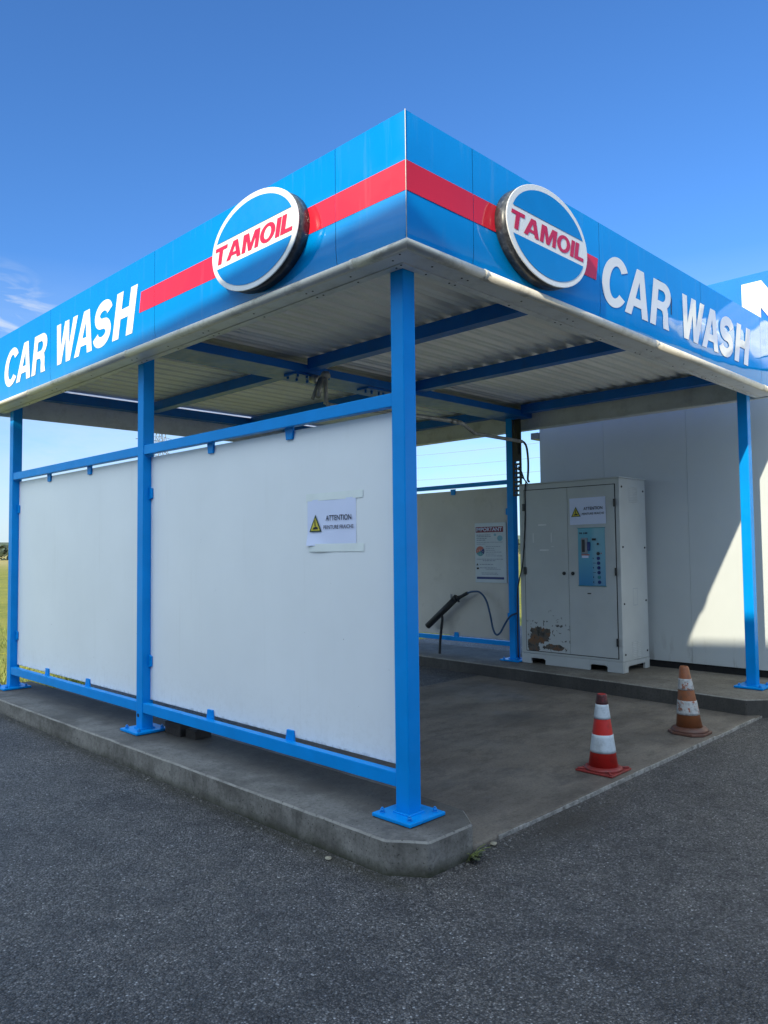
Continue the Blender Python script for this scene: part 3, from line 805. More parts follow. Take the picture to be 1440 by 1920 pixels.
# ------------------------------------------------------------------ instruction board IMPORTANT
fr = frame_left(4.6985)
u0, u1, v0, v1 = -3.225, -2.755, .905, 1.632
o = thing('instruction_board', fr((u0+u1)/2, (v0+v1)/2, 0), 'pale instruction board headed IMPORTANT on the rear wash panel', 'sign')
W, H = u1-u0, v1-v0
U = lambda px: u0+W*(px-395)/(1112-395)
V = lambda py: v1-H*(py-245)/(1600-245)
mb = MB(); plate(mb, u0, u1, v0, v1, .001, .008, fr); mb.build('board', 'sign_white', o, bevel=.004)
mb = MB(); frect(mb, U(420), U(1050), V(462), V(335), fr, .0100); mb.build('header', 'sign_red', o)
mb = MB(); glyph_into(mb, 'IMPORTANT', U(438), U(1026), V(436), V(352), fr, .0122, bold=.022); mb.build('lettering', 'paper', o)
mb = MB(); frect(mb, U(432), U(1055), V(1520), V(1470), fr, .0100); mb.build('footer', 'sign_navy', o)
mb = MB(); random.seed(11)
def dashes(x0, x1, y, h=13):
    x = x0
    while x < x1-12:
        w = min(random.uniform(22, 70), x1-x); frect(mb, U(x), U(x+w), V(y+h), V(y), fr, .0100); x += w+random.uniform(8, 13)
for y in (512, 548, 588, 628): dashes(440, {512: 780, 548: 770, 588: 690, 628: 660}[y], y, 16)
for y in (682, 722): dashes(440, {682: 1040, 722: 640}[y], y, 10)
for y, e in ((778, 980), (820, 850), (862, 860), (905, 1030), (948, 870), (990, 1030)): dashes(650, e, y, 11)
dashes(435, 1045, 1062, 14); dashes(575, 880, 1095, 16); dashes(505, 815, 1182, 14); dashes(505, 890, 1258, 14); dashes(640, 980, 1290, 11)
dashes(540, 920, 1375, 11); dashes(550, 930, 1405, 11)
mb.build('text_lines', 'ink_faint', o)
def pie(mat, a0, a1):
    mb = MB(); c = (520, 885); pts = [c]+[(c[0]+100*math.cos(a0+(a1-a0)*k/10), c[1]-112*math.sin(a0+(a1-a0)*k/10)) for k in range(11)]
    mb.bm.faces.new([mb.bm.verts.new(fr(U(x), V(y), .0100)) for x, y in pts]); mb.build('pictogram', mat, o)
pie('sign_coral', R(35), R(205)); pie('sign_navy', R(-40), R(33)); pie('sign_teal', R(207), R(318))
mb = MB()
for cx, cy, hh in ((455, 850, 40), (500, 830, 55), (545, 840, 50), (585, 870, 40), (470, 930, 40), (520, 920, 50), (565, 930, 40)):
    flat(mb, [(U(cx-6), V(cy+hh)), (U(cx+6), V(cy+hh)), (U(cx), V(cy))], fr, .0122)
mb.build('pictogram', 'sign_white', o)
mb = MB()
for cx, cy, r in ((975, 600, 60), (865, 520, 28)):
    mb.bm.faces.new([mb.bm.verts.new(fr(U(cx+r*math.cos(2*math.pi*k/24)), V(cy-r*1.05*math.sin(2*math.pi*k/24)), .0100)) for k in range(24)])
mb.build('bubble', 'sign_sky', o)
mb = MB(); flat(mb, [(U(425), V(1210)), (U(475), V(1210)), (U(450), V(1160))], fr, .0100); frect(mb, U(432), U(485), V(1298), V(1258), fr, .0100); mb.build('pictogram', 'ink_black', o)

# ------------------------------------------------------------------ machine cabinet
CX0, CX1, CY0, CY1 = 4.652, 5.245, 1.268, 2.532
CAB = thing('machine_cabinet', ((CX0+CX1)/2, (CY0+CY1)/2, 0), 'tall grey steel machine cabinet with rust patch and control panel', 'cabinet')
mb = MB(); mb.box(CX0, CX1, CY0, CY1, .115, 2.052); mb.build('body', 'enamel', CAB, bevel=.006)
mb = MB(); mb.box(CX0-.006, CX1+.006, CY0-.006, CY1+.006, 2.0525, 2.066); mb.build('lid', 'enamel', CAB, bevel=.003)
mb = MB()   # plinth with forklift slots
w = CY1-CY0
def plinth_face(fr, a, b, slots):
    c = a
    for s0, s1 in slots+[(b, b)]:
        plate(mb, c, s0, .0, .113, -.03, .0, fr)
        if s1 > s0:
            mb.prism([(s0, .113), (s0, .050), (s0+.02, .064), (s1-.02, .064), (s1, .050), (s1, .113)], -.03, 0, fr)
        c = s1
plinth_face(frame_left(CX0-.002), -CY1, -CY0, [(-CY1+.125, -CY1+.315), (-CY0-.39, -CY0-.184)])
plinth_face(frame_front(CY0-.002), CX0+.032, CX1, [(CX0+.11, CX1-.10)])
plinth_face(lambda u, v, w_: (u, CY1+.002+w_, v), CX0+.032, CX1, [])
mb.box(CX0+.06, CX1-.05, CY0+.06, CY1-.06, .10, .113)
mb.build('plinth', 'enamel', CAB, bevel=.004)
fr = frame_left(CX0)
ym = 1.888
def door(u0, u1, mat):
    mb = MB(); plate(mb, u0, u1, .150, 1.985, .001, .010, fr); return mb.build('door', mat, CAB, bevel=.003)
mb = MB(); plate(mb, -2.468, -1.312, .142, 1.993, .0003, .0009, fr); mb.build('door_gap', 'dark_gap', CAB)
dl = door(-2.458, -ym-.002, 'enamel_rusty'); dr = door(-ym+.002, -1.322, 'enamel')
tag(dl, 'left cabinet door with rusted peeling patch')
for d, u, s in ((dl, -2.463, 1), (dr, -1.317, -1)):
    for z in ((1.79, 1.06, .32) if d is dr else (1.79, 1.06)):
        mb = MB(); plate(mb, u-.012, u+.024 if s > 0 else u+.012, z-.042, z+.042, .0105, .026, fr); mb.build('hinge', 'black_plastic', d, bevel=.004)
for d, u in ((dl, -ym-.055), (dr, -ym+.055)):
    mb = MB(); c = fr(u, 1.035, .010); mb.cyl(c, fr(u, 1.035, .022), .020, seg=18); mb.cyl(fr(u, 1.035, .022), fr(u, 1.035, .027), .012, seg=12); mb.build('lock', 'black_plastic', d, bevel=.003)
# faint taped-off marks left on the left door
mb = MB()
for a, b, c, d in ((-2.27, -2.16, 1.573, 1.589), (-2.255, -2.135, 1.287, 1.302), (-2.345, -2.335, 1.38, 1.49), (-2.105, -2.095, 1.38, 1.49), (-2.10, -2.07, 1.33, 1.337)): frect(mb, a, b, c, d, fr, .0125)
mb.build('glue_mark', 'soffit_grey', dl)
mb = MB(); frect(mb, -1.66, -1.615, .815, .827, fr, .0125); mb.build('nameplate', 'ink_black', dr)
# control panel
ct = thing('control_panel', (0, 0, 0), None, None)
ct.parent = CAB; ct.location = Vector(fr(-1.60, 1.215, .01))-world_loc(CAB)
P0, P1, Q0, Q1 = -1.760, -1.438, .908, 1.528
U = lambda px: P0+(P1-P0)*(px-285)/(780-285)
V = lambda py: Q1-(Q1-Q0)*(py-690)/(1700-690)
mb = MB(); plate(mb, P0, P1, Q0, Q1, .0105, .017, fr); mb.build('face_plate', 'control_face', ct, bevel=.002)
mb = MB(); plate(mb, P0-.006, P1+.006, Q0-.006, Q0-.0003, .0105, .020, fr); plate(mb, P0-.006, P1+.006, Q1+.0003, Q1+.006, .0105, .020, fr); mb.build('edging', 'sign_teal', ct)
mb = MB(); plate(mb, U(355), U(470), V(1140), V(860), .0175, .030, fr); mb.build('coin_unit', 'gutter_grey', ct, bevel=.003)
mb = MB(); plate(mb, U(372), U(425), V(1110), V(890), .0305, .034, fr); mb.build('coin_slot', 'black_plastic', ct, bevel=.002)
mb = MB(); plate(mb, U(465), U(515), V(1085), V(935), .0175, .033, fr); mb.build('card_reader', 'sign_navy', ct, bevel=.003)
mb = MB(); frect(mb, U(350), U(500), V(1170), V(1150), fr, .0200); mb.build('label_strip', 'sign_coral', ct)
mb = MB(); frect(mb, U(355), U(480), V(1215), V(1175), fr, .0200); mb.build('label_strip', 'paper', ct)
mb = MB(); plate(mb, U(535), U(648), V(922), V(855), .0175, .021, fr); mb.build('display_frame', 'sign_sky', ct, bevel=.002)
mb = MB(); plate(mb, U(550), U(625), V(908), V(872), .0215, .024, fr); mb.build('display', 'black_plastic', ct)
for px, py, r, m in [(657, 970, 15, 'black_plastic')]+[(p, y, 24, 'sign_navy') for p, y in ((658, 1140), (660, 1222), (662, 1305), (664, 1388), (666, 1470), (669, 1553), (672, 1637))]:
    if py == 1553: m = 'sign_teal'
    if py == 1140: m = 'black_plastic'
    rr = r*(P1-P0)/495
    mb = MB(); a = fr(U(px), V(py), .0175); mb.cyl(a, fr(U(px), V(py), .023), rr*1.2, seg=20); mb.cyl(fr(U(px), V(py), .023), fr(U(px), V(py), .029), rr*.9, seg=20); mb.build('button', m, ct)
mb = MB(); mb.cyl(fr(U(712), V(1135), .0175), fr(U(712), V(1135), .021), .006, seg=12); mb.build('lamp', 'red_led', ct)
mb = MB()
for x in (318, 345, 395, 425, 448): frect(mb, U(x), U(x+20), V(792), V(762), fr, .0200)
for y in (1222, 1385, 1550, 1637): frect(mb, U(558), U(572), V(y+14), V(y-12), fr, .0200)
for y in (1305, 1470): frect(mb, U(560), U(610), V(y+4), V(y-4), fr, .0200)
mb.build('marking', 'ink', ct)
# side: louvre vents, hatch, screws
fs = frame_front(CY0)
for u0, u1, v0, v1, n in ((4.865, 5.055, 1.795, 1.972, 10), (4.862, 5.058, .108+.02, .318, 10)):
    mb = MB()
    for c in range(2):
        for k in range(n):
            a = u0+(u1-u0)*(c*.52); b = a+(u1-u0)*.46; z = v0+(v1-v0)*k/n
            mb.prism([(0, z), (.006, z+.001), (.0015, z+.0085), (0, z+.0085)], a, b, lambda p, q, r_: (r_, CY0-.0004-p, q))
    mb.build('vent', 'enamel', CAB)
    mb = MB()
    for c in range(2):
        for k in range(n):
            a = u0+(u1-u0)*(c*.52); b = a+(u1-u0)*.46; z = v0+(v1-v0)*k/n
            frect(mb, a, b, z-.0035, z-.0004, fs, .0012)
    mb.build('vent_slot', 'soffit_grey', CAB)
mb = MB()
for a, b, c, d in ((4.905, 5.003, .695, .698), (4.905, 5.003, .873, .876), (4.905, 4.908, .698, .873), (5.000, 5.003, .698, .873)): frect(mb, a, b, c, d, fs, .0015)
mb.build('hatch_gap', 'ink_faint', CAB)
for u, v in ((CX0+.05, 1.96), (CX1-.06, 1.93), (CX0+.05, 1.32), (CX1-.05, 1.31), (CX0+.05, .72), (CX1-.05, .735), (CX0+.05, .19), (CX1-.05, .19)):
    mb = MB(); mb.cyl(fs(u, v, .0005), fs(u, v, .007), .011, seg=12); mb.build('screw', 'black_plastic', CAB)

# ------------------------------------------------------------------ lance, holder, hose, boom, cables
t = thing('spray_lance', (4.60, 3.45, .70), 'black spray lance lying in a tube holder before the rear panel', 'spray lance')
mb = MB(); mb.cyl((4.60, 3.40, .722), (4.60, 3.28, .777), .021, seg=14); mb.cyl((4.60, 3.45, .698), (4.60, 3.40, .722), .030, .024, seg=14); mb.build('grip', 'rubber_black', t)
mb = MB(); mb.cyl((4.60, 3.43, .69), (4.60, 3.415, .66), .012, seg=10); mb.build('trigger', 'black_plastic', t)
mb = MB(); mb.tube([(4.60, 3.285, .775), (4.60, 3.20, .797), (4.60, 3.09, .790), (4.60, 3.00, .70), (4.60, 2.945, .54), (4.60, 2.905, .37), (4.60, 2.86, .300), (4.60, 2.80, .325), (4.60, 2.73, .43), (4.62, 2.67, .52), (4.66, 2.60, .56)], .0115, 8, 8)
mb.build('hose', 'hose_blue', t)
t = thing('lance_holder', (4.60, 3.72, 0), 'black slanted tube on a bent rod holding the spray lance', 'lance holder')
mb = MB(); mb.cyl((4.595, 3.935, .335), (4.595, 3.46, .705), .040, seg=20); mb.cyl((4.595, 3.47, .697), (4.595, 3.45, .712), .047, seg=20); mb.build('tube', 'rubber_black', t)
mb = MB(); mb.tube([(4.59, 3.735, -.01), (4.59, 3.725, .15), (4.59, 3.70, .33), (4.59, 3.685, .42), (4.59, 3.69, .49)], .017, 10); mb.build('stand_rod', 'rubber_black', t)
mb = MB(); mb.cyl((4.585, 3.53, .64), (4.585, 3.525, .755), .014, seg=10); mb.build('hook', 'pipe_grey', t)

t = thing('hose_boom', (1.49, 2.30, 2.86), 'grey bent swivel pipe boom hanging under the shelter roof', 'boom')
mb = MB(); mb.box(1.30, 1.68, 2.48, 2.66, 2.842, 2.8615); mb.build('mounting_plate', 'beam_blue', t, bevel=.002)
for x in (1.33, 1.43, 1.55, 1.65):
    for y in (2.50, 2.64):
        mb = MB(); mb.cyl((x, y, 2.820), (x, y, 2.8415), .012, seg=6); mb.build('bolt', 'beam_blue', t)
mb = MB(); mb.cyl((1.49, 2.50, 2.83), (1.49, 2.40, 2.80), .038, seg=14); mb.cyl((1.49, 2.32, 2.84), (1.49, 2.32, 2.58), .020, seg=14); mb.lathe([(.02, -.03), (.042, -.02), (.045, .0), (.03, .03)], (1.49, 2.32, 2.83), 18); mb.build('swivel', 'pipe_grey', t)
mb = MB(); mb.cyl((1.46, 2.36, 2.80), (1.36, 2.34, 2.61), .016, seg=12); mb.cyl((1.44, 2.31, 2.80), (1.385, 2.30, 2.62), .022, seg=12); mb.build('spring_arm', 'galvanised', t)
mb = MB(); mb.tube([(1.49, 2.32, 2.60), (1.52, 2.31, 2.575), (1.60, 2.31, 2.575), (2.52, 2.22, 2.585), (3.10, 2.20, 2.590), (3.22, 2.20, 2.578), (3.38, 2.20, 2.515), (3.50, 2.20, 2.503), (4.25, 2.20, 2.498)], .019, 12, 6); mb.build('pipe', 'pipe_grey', t)
mb = MB(); mb.cyl((3.02, 2.20, 2.590), (3.12, 2.20, 2.590), .024, seg=14); mb.build('collar', 'galvanised', t)
mb = MB(); mb.tube([(4.22, 2.20, 2.498), (4.29, 2.20, 2.49), (4.345, 2.205, 2.44), (4.375, 2.21, 2.32), (4.39, 2.22, 2.20), (4.40, 2.235, 2.09), (4.46, 2.26, 2.068)], .012, 9); mb.build('hose', 'rubber_black', t)

t = thing('ceiling_bracket', (2.35, YB-.02, 2.84), 'small bolted bracket plate under the roof cross beam beside the boom', 'bracket')
mb = MB(); mb.box(2.18, 2.50, 2.50, 2.66, 2.845, 2.8615); mb.build('plate', 'beam_blue', t)
for x in (2.22, 2.30, 2.40, 2.46):
    mb = MB(); mb.cyl((x, 2.58, 2.815), (x, 2.58, 2.8445), .013, seg=6); mb.build('bolt', 'beam_blue', t)

t = thing('cable_tray', (4.70, 2.60, 1.95), 'black slotted cable tray fixed to the rear middle post', 'cable tray')
mb = MB()   # slotted strip standing beside the post
x0, x1 = 4.662, 4.674
ybx = [2.612, 2.585, 2.566, 2.548, 2.520]
mb.box(x0, x1, ybx[0]-.012, ybx[0]+.010, 1.93, 2.84); mb.box(x0, x1, ybx[4]-.02, ybx[4]+.008, 1.93, 2.84)
mb.box(x0, x1, 2.562, 2.572, 1.93, 2.30)
for k in range(8): mb.box(x0+.0005, x1-.0005, 2.528, 2.600, 1.93+k*.052, 1.955+k*.052)
mb.box(x0+.0005, x1-.0005, 2.528, 2.600, 2.34, 2.84)
mb.build('tray', 'black_plastic', t)
tag(MB().tube([(4.64, 2.42, 2.10), (4.64, 2.44, 1.98), (4.64, 2.44, 1.70), (4.635, 2.46, 1.40), (4.635, 2.49, 1.12), (4.635, 2.53, .98), (4.64, 2.57, .80), (4.65, 2.585, .45), (4.66, 2.59, .05)], .008, 7).build('cable', 'rubber_black'),
    'thin black cable hanging down beside the blue post and the cabinet', 'cable')
t = thing('cable_loop', (4.55, 2.45, 2.2), 'pair of thin dark cables running from the cable tray into the cabinet top', 'cable')
for dz in (0, .035, -.03):
    mb = MB(); mb.tube([(4.66, 2.54, 2.24+dz), (4.62, 2.49, 2.22+dz), (4.58, 2.44, 2.17+dz), (4.60, 2.415, 2.11), (4.66, 2.41, 2.06)], .0065, 7); mb.build('wire', 'rubber_black', t)
tag(MB().tube([(4.64, 2.60, 2.83), (4.61, 2.56, 2.80), (4.60, 2.55, 2.74), (4.63, 2.54, 2.60), (4.655, 2.535, 2.42)], .011, 8).build('conduit', 'rubber_black'),
    'short black conduit looping from the roof beam to the cable tray', 'conduit')

# ------------------------------------------------------------------ dark timber blocks behind the middle post
def block(x0, x1, y0, y1, h, lab):
    mb = MB(); mb.box(x0, x1, y0, y1, .001, h); mb.box(x0+.01, x1-.01, y0+.01, y1-.01, h-.0005, h+.006)
    tag(mb.build('timber_block', 'wood_dark', bevel=.006), lab, 'block', 'dark blocks under the side panel')
block(.072, .17, 2.285, 2.50, .085, 'dark wet timber block by the foot of the middle post')
block(.10, .23, 2.13, 2.262, .060, 'low black timber block farther from the middle post')

# ------------------------------------------------------------------ traffic cones
def cone(cx, cy, label, body, base, white, tip, H, rb, rt, sq, bands, lean, style):
    o = thing('traffic_cone', (cx, cy, FL), label, 'traffic cone', 'traffic cones')
    bt = .022
    def rad(z): return rb+(rt-rb)*(z/H)
    def ax(x, y, z):
        k = (z-FL); return (x+lean[0]*k, y+lean[1]*k, z)
    mb = MB()
    if style == 0:
        h = sq/2
        mb.box(cx-h, cx+h, cy-h, cy+h, FL+.001, FL+.014)
        for sx in (-1, 1):
            for sy in (-1, 1):
                mb.prism([(cx+sx*h*.97, cy+sy*h*.86), (cx+sx*h*.86, cy+sy*h*.97), (cx+sx*rb*.70, cy+sy*rb*.8), (cx+sx*rb*.8, cy+sy*rb*.70)], FL+.0142, FL+.024)
        mb.lathe([(rb*1.24, .0142), (rb*1.22, .026), (rb*1.08, .034), (rb*.98, .036)], (cx, cy, FL), 36)
    else:
        h = sq/2; c = h*.55
        mb.prism([(cx-h, cy-c), (cx-c, cy-h), (cx+c, cy-h), (cx+h, cy-c), (cx+h, cy+c), (cx+c, cy+h), (cx-c, cy+h), (cx-h, cy+c)], FL+.001, FL+.022)
        mb.lathe([(rb*1.34, .0222), (rb*1.32, .036), (rb*1.15, .052), (rb*.97, .056)], (cx, cy, FL), 36)
    mb.build('base', base, o, bevel=.005)
    z0 = .03
    mb = MB(); mb.lathe([(rad(z0), z0), (rad(H*.5), H*.5), (rad(H-.012), H-.012), (rad(H)-.006, H), (rad(H)-.012, H), (rad(H)-.014, H-.05)], (cx, cy, FL), 40, ax=ax); mb.build('cone_body', body, o)
    for a, b, m in bands:
        mb = MB(); n = 6
        prof = [(rad(a), a)] + [(rad(a+(b-a)*k/n)+.0022, a+(b-a)*k/n) for k in range(n+1)] + [(rad(b), b)]
        mb.lathe(prof, (cx, cy, FL), 40, ax=ax)
        mb.build('reflective_band' if m == white else 'painted_tip', m, o)
    return o
cone(1.785, -.072, 'bright red traffic cone with two clean white bands and dark tip', 'cone_red', 'cone_base_red', 'cone_white', 'cone_top_dark', .495, .098, .030, .262,
     [(.125, .238, 'cone_white'), (.338, .430, 'cone_white'), (.432, .493, 'cone_top_dark')], (0, 0), 0)
c2 = cone(3.155, -.060, 'faded orange leaning traffic cone with scuffed peeling white bands', 'cone_orange', 'cone_base_brown', 'cone_white_scuffed', None, .520, .104, .034, .285,
     [(.150, .258, 'cone_white_scuffed'), (.340, .425, 'cone_white_scuffed')], (-.075, .03), 1)

# ------------------------------------------------------------------ weed, stones, debris
t = thing('weed', (.10, -.31, GZ), 'small broad-leaved green weed growing at the kerb corner', 'weed')
random.seed(21)
for k in range(11):
    a = random.uniform(-2.6, .4); ln = random.uniform(.045, .08); w = random.uniform(.012, .019); up = random.uniform(.35, 1.0)
    bx, by = .10+random.uniform(-.025, .03), -.318
    mb = MB(); prev = None
    for i in range(6):
        f = i/5; ww = w*math.sin(math.pi*min(.98, f*.9+.08))
        d = Vector((math.cos(a), math.sin(a), 0)); n = Vector((-math.sin(a), math.cos(a), 0))
        c = Vector((bx, by, GZ+.004)) + d*ln*f + Vector((0, 0, 1))*(up*ln*(f-.55*f*f)*1.3)
        cur = [mb.bm.verts.new(c-n*ww+Vector((0, 0, .2*ww))), mb.bm.verts.new(c), mb.bm.verts.new(c+n*ww+Vector((0, 0, .2*ww)))]
        if prev:
            for j in range(2): fc = mb.bm.faces.new((prev[j], prev[j+1], cur[j+1], cur[j])); fc.smooth = True
        prev = cur
    mb.build('leaf', 'leaf_green', t)
mb = MB()
for k in range(7):
    a = random.uniform(-3, 0); mb.tube([(.05+.01*k, -.315, GZ), (.05+.01*k+.03*math.cos(a), -.33+.02*math.sin(a), GZ+.05), (.05+.01*k+.08*math.cos(a), -.34+.05*math.sin(a), GZ+.055+.02*random.random())], .0012, 4, 3)
mb.build('stalk', 'grass_blade', t)
def stone(mb, c, r, fl=.6):
    m = bmesh.new(); bmesh.ops.create_icosphere(m, subdivisions=2, radius=r)
    ph = random.uniform(0, 9)
    for v in m.verts:
        q = 1+.22*math.sin(v.co.x/r*2.1+ph)+.16*math.sin(v.co.y/r*2.7+ph*2); v.co = Vector((v.co.x*q*1.25, v.co.y*q, v.co.z*fl*q))
    bmesh.ops.rotate(m, verts=m.verts, cent=(0, 0, 0), matrix=Matrix.Rotation(random.uniform(0, 6), 3, 'Z'))
    bmesh.ops.translate(m, verts=m.verts, vec=c); me = bpy.data.meshes.new('t'); m.to_mesh(me); m.free(); mb.bm.from_mesh(me); bpy.data.meshes.remove(me)
mb = MB(); stone(mb, (.325, -.275, GZ+.009), .017); tag(mb.build('stone', 'stone_beige'), 'pale oval stone lying at the mouth of the wash bay', 'stone')
mb = MB(); stone(mb, (-.36, .19, GZ+.006), .016, .4); tag(mb.build('stone', 'stone_beige'), 'flat brown stone against the side kerb', 'stone')
mb = MB(); random.seed(31)
for k in range(420):
    if k < 240: x, y = -.315-abs(random.gauss(0, .035)), random.uniform(-.2, 5.2)
    elif k < 300: x, y = random.uniform(-.3, .35), -.31-abs(random.gauss(0, .03))
    else: x, y = random.uniform(.1, 4.2), -.29-abs(random.gauss(0, .06))
    stone(mb, (x, y, az(x, y)+.002), random.choice((.0025, .003, .0035, .004, .007)), .7)
tag(mb.build('gravel', 'stone_grey'), kind='stuff')

# ------------------------------------------------------------------ neighbouring hall (N sign)
WX = 5.32
HB = thing('neighbouring_hall', (9, -6, 0), 'white panelled hall with blue sign band lettered N behind the shelter', 'building')
ends = [2.672, 1.800, .822, -.16, -1.14, -2.12, -3.1, -4.08, -5.06, -6.04, -7.02, -8, -9, -10, -11, -12, -13, -14]
for a, b in zip(ends, ends[1:]):
    mb = MB(); mb.box(WX, WX+.08, b+.001, a-.001, .075, 3.10)
    mb.build('wall_panel', 'hall_wall', HB, bevel=.002)
mb = MB(); mb.box(WX+.05, WX+7, -14, 2.66, -.2, 3.9); mb.build('core', 'hall_wall', HB)
mb = MB(); mb.box(WX+.02, WX+.049, -14, 2.655, -.2, .08); mb.build('plinth', 'dark_gap', HB)
mb = MB(); mb.box(WX-.06, WX+7.1, -14.1, 2.74, 3.105, 4.072); mb.build('sign_band', 'hall_blue', HB, bevel=.006)
mb = MB(); mb.box(WX-.03, WX+.3, 2.675, 2.78, 2.68, 2.76); mb.build('gutter', 'gutter_grey', HB)
frN = frame_left(WX-.06)
mb = MB(); glyph_into(mb, 'N', -.168, .47, 3.28, 3.978, frN, .004, depth=.02, caps=True); mb.build('letter', 'hall_white', HB)
mb = MB(); glyph_into(mb, 'O', .56, 1.30, 3.27, 3.988, frN, .004, depth=.02, caps=True); mb.build('letter', 'hall_white', HB)  # unseen letter, added for its reflection in the fascia

# ------------------------------------------------------------------ filling-station building behind the camera (its shadow lies over the forecourt)
ST = thing('station_building', (-10, -6, GZ), 'grey filling station building across the forecourt', 'building')
k = .112; x0 = -8.2; HbT = 6.75
def fx(y): return x0-k*y
yA, yE = 3.9, -16
mb = MB(); mb.prism([(fx(yA), yA), (fx(yE), yE), (fx(yE)-7, yE-.7), (fx(yA)-7, yA-.7)], -.2, HbT-.25); mb.build('wall', 'station_wall', ST)
mb = MB(); mb.prism([(fx(yA)+.0, yA+.02), (fx(yE)+.0, yE-.02), (fx(yE)-7.05, yE-.75), (fx(yA)-7.05, yA-.68)], HbT-.249, HbT); mb.build('roof_edge', 'station_trim', ST)
for j in range(6):
    y = 1.6-j*2.8
    mb = MB(); mb.prism([(fx(y)+.03, y), (fx(y-2)+.03, y-2), (fx(y-2)-.05, y-2), (fx(y)-.05, y)], .6, 2.7); mb.build('window', 'station_glass', ST)

# ------------------------------------------------------------------ power line far off
T = thing('transmission_tower', (112, 205, -.2), 'grey lattice transmission tower far off beyond the field', 'pylon')
def bar(mb, p, q, r=.07): mb.cyl(p, q, r, seg=5, caps=False)
mb = MB(); Hh = 40
def tw(z): return 4.2*(1-z/Hh)**1.1+.7
lv = [0, 7, 13, 18, 22.5, 26.5, 30, 33, 36, 40]
for a, b in zip(lv, lv[1:]):
    wa, wb = tw(a), tw(b); ca = [(-wa, -wa), (wa, -wa), (wa, wa), (-wa, wa)]; cb = [(-wb, -wb), (wb, -wb), (wb, wb), (-wb, wb)]
    for i in range(4):
        j = (i+1) % 4
        bar(mb, (112+ca[i][0], 205+ca[i][1], a), (112+cb[i][0], 205+cb[i][1], b), .11)
        bar(mb, (112+ca[i][0], 205+ca[i][1], a), (112+cb[j][0], 205+cb[j][1], b)); bar(mb, (112+ca[j][0], 205+ca[j][1], a), (112+cb[i][0], 205+cb[i][1], b))
mb.build('mast', 'wire_dark', T)
for z in (30, 34.5, 38.5):
    mb = MB(); bar(mb, (104, 205, z), (120, 205, z), .11); bar(mb, (104, 205, z), (112, 205, z+1.5)); bar(mb, (120, 205, z), (112, 205, z+1.5)); mb.build('cross_arm', 'wire_dark', T)
for a, n in ((19.4, 'upper'), (16.9, 'middle'), (14.5, 'lower')):
    mb = MB(); mb.tube([(109, -60+26.5*i, a+.00058*(-60+26.5*i-70)**2) for i in range(11)], .03, 5, 4)
    tag(mb.build('power_line', 'wire_dark'), n+' overhead power line crossing the sky beyond the shelter', 'power line', 'overhead power lines')

# ------------------------------------------------------------------ camera, light, sky
yaw, pit, rol = .78103, .0493, -.0107
cl = Vector((-2.8119, -2.6381, 1.3178))
fw = Vector((math.cos(yaw)*math.cos(pit), math.sin(yaw)*math.cos(pit), math.sin(pit)))
r_ = Vector((math.sin(yaw), -math.cos(yaw), 0)); u_ = r_.cross(fw)
r2 = r_*math.cos(rol)+u_*math.sin(rol); u2 = -r_*math.sin(rol)+u_*math.cos(rol)
cam = bpy.data.cameras.new('camera'); co = bpy.data.objects.new('camera', cam); COL.objects.link(co)
co.matrix_world = Matrix(((r2.x, u2.x, -fw.x, cl.x), (r2.y, u2.y, -fw.y, cl.y), (r2.z, u2.z, -fw.z, cl.z), (0, 0, 0, 1)))
cam.sensor_fit = 'HORIZONTAL'; cam.sensor_width = 36; cam.lens = 36*1434.72/1440; cam.clip_start = .05; cam.clip_end = 10000
scene.camera = co

sd = Vector((1, .225, -.485)).normalized()      # direction the sunlight travels
el = math.asin(-sd.z)
su = bpy.data.lights.new('sun', 'SUN'); su.energy = 5.3; su.angle = R(.5); su.color = (1, .91, .70)
so = bpy.data.objects.new('sun', su); COL.objects.link(so)
so.rotation_euler = (-sd).to_track_quat('Z', 'Y').to_euler()

w = bpy.data.worlds.new('World'); scene.world = w; w.use_nodes = True
nt = w.node_tree; nn = nt.nodes; bg = nn['Background']
sky = nn.new('ShaderNodeTexSky'); sky.sky_type = 'NISHITA'; sky.sun_disc = False
sky.sun_elevation = el; sky.sun_rotation = math.atan2(-sd.x, -sd.y); sky.altitude = 300; sky.air_density = 1.0; sky.dust_density = .6; sky.ozone_density = 4.0
tc = nn.new('ShaderNodeTexCoord')
hs = nn.new('ShaderNodeHueSaturation'); hs.inputs['Saturation'].default_value = 1.05; hs.inputs['Value'].default_value = 1
nt.links.new(sky.outputs[0], hs.inputs['Color'])
# thin cloud veil low over the horizon, wisps higher up
sx = nn.new('ShaderNodeSeparateXYZ'); nt.links.new(tc.outputs['Generated'], sx.inputs[0])
mp = nn.new('ShaderNodeMapping'); mp.inputs['Scale'].default_value = (2.2, 2.2, 7); nt.links.new(tc.outputs['Generated'], mp.inputs[0])
no = nn.new('ShaderNodeTexNoise'); no.inputs['Scale'].default_value = 1.7; no.inputs['Detail'].default_value = 9; no.inputs['Roughness'].default_value = .62; no.inputs['Distortion'].default_value = .6
nt.links.new(mp.outputs[0], no.inputs['Vector'])
r1 = nn.new('ShaderNodeValToRGB'); r1.color_ramp.elements[0].position = .40; r1.color_ramp.elements[0].color = (.55, .55, .55, 1); r1.color_ramp.elements[1].position = .66; nt.links.new(no.outputs['Fac'], r1.inputs[0])
r2_ = nn.new('ShaderNodeValToRGB'); e = r2_.color_ramp.elements; e[0].position = .02; e[0].color = (.9, .9, .9, 1); e[1].position = .34; e[1].color = (0, 0, 0, 1)
nt.links.new(sx.outputs[2], r2_.inputs[0])
mu = nn.new('ShaderNodeMath'); mu.operation = 'MULTIPLY'; nt.links.new(r1.outputs[0], mu.inputs[0]); nt.links.new(r2_.outputs[0], mu.inputs[1])
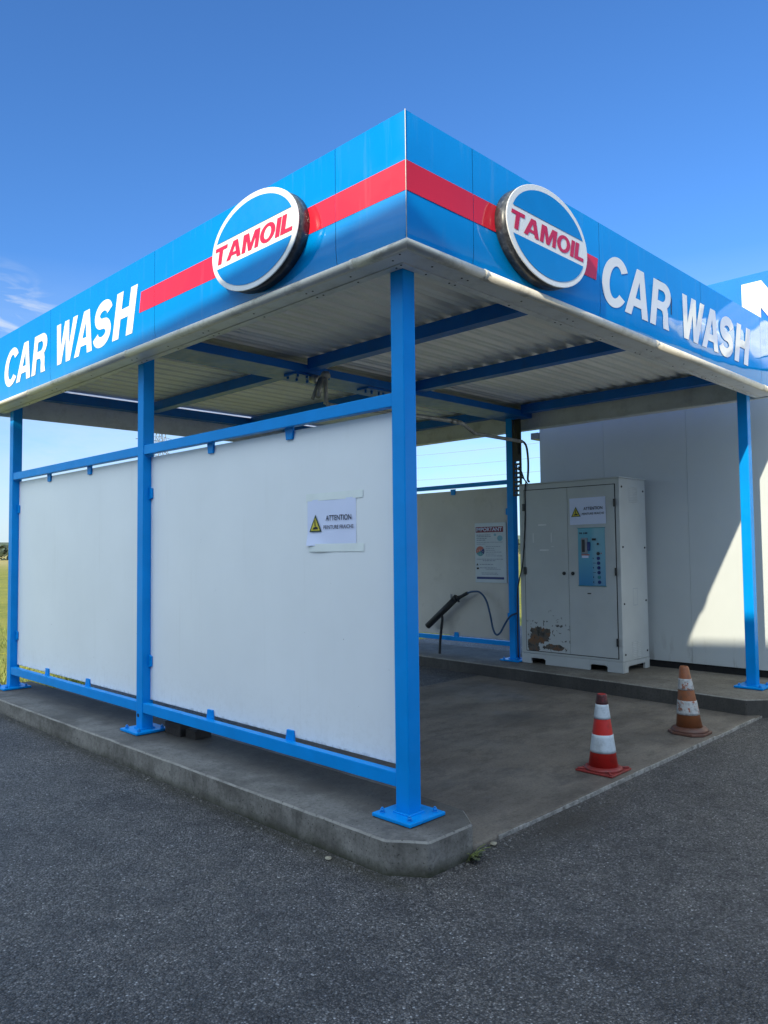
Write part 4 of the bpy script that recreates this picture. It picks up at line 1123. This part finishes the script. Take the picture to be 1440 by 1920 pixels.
mx = nn.new('ShaderNodeMix'); mx.data_type = 'RGBA'; nt.links.new(mu.outputs[0], mx.inputs[0]); tn = nn.new('ShaderNodeMix'); tn.data_type = 'RGBA'; tn.blend_type = 'MULTIPLY'; tn.inputs[0].default_value = 1; tn.inputs[7].default_value = (.78, 1.15, 1.52, 1); nt.links.new(hs.outputs[0], tn.inputs[6]); nt.links.new(tn.outputs[2], mx.inputs[6]); mx.inputs[7].default_value = (5.0, 5.8, 6.3, 1)
# a few wisps low over the field on the left
d2 = nn.new('ShaderNodeVectorMath'); d2.operation = 'DOT_PRODUCT'; nt.links.new(tc.outputs['Generated'], d2.inputs[0]); d2.inputs[1].default_value = Vector((.292, .908, .246)).normalized()
rw = nn.new('ShaderNodeValToRGB'); e = rw.color_ramp.elements; e[0].position = .9966; e[1].position = .9997; e[1].color = (.95, .95, .95, 1); nt.links.new(d2.outputs['Value'], rw.inputs[0])
mw = nn.new('ShaderNodeMapping'); mw.inputs['Scale'].default_value = (9, 9, 26); mw.inputs['Rotation'].default_value = (R(12), R(18), 0); nt.links.new(tc.outputs['Generated'], mw.inputs[0])
nw = nn.new('ShaderNodeTexNoise'); nw.inputs['Scale'].default_value = 1.0; nw.inputs['Detail'].default_value = 9; nw.inputs['Roughness'].default_value = .6; nw.inputs['Distortion'].default_value = 1.0; nt.links.new(mw.outputs[0], nw.inputs['Vector'])
rn = nn.new('ShaderNodeValToRGB'); rn.color_ramp.elements[0].position = .47; rn.color_ramp.elements[1].position = .64; nt.links.new(nw.outputs['Fac'], rn.inputs[0])
mm = nn.new('ShaderNodeMath'); mm.operation = 'MULTIPLY'; nt.links.new(rw.outputs[0], mm.inputs[0]); nt.links.new(rn.outputs[0], mm.inputs[1])
mv = nn.new('ShaderNodeMix'); mv.data_type = 'RGBA'; nt.links.new(mm.outputs[0], mv.inputs[0]); nt.links.new(mx.outputs[2], mv.inputs[6]); mv.inputs[7].default_value = (5.6, 6.0, 6.4, 1); mx = mv
# broken bright cloud added high behind the viewer, unseen, to fill the shade
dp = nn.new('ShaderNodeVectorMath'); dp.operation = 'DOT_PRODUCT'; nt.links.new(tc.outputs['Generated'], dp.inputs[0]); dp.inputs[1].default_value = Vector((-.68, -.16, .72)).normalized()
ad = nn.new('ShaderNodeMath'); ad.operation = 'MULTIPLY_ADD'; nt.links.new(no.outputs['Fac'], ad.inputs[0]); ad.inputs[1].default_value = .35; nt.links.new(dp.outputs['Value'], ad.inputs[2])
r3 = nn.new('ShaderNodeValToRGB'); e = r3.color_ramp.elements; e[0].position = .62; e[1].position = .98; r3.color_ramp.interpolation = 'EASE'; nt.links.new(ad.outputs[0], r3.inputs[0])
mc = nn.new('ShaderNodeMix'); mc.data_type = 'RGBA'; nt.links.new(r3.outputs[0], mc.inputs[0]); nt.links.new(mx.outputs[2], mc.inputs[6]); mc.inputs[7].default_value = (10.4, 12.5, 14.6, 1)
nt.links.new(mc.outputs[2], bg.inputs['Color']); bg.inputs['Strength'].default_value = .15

scene.view_settings.view_transform = 'Standard'; scene.view_settings.look = 'None'; scene.view_settings.exposure = 0; scene.view_settings.gamma = 1
scene.cycles.max_bounces = 8
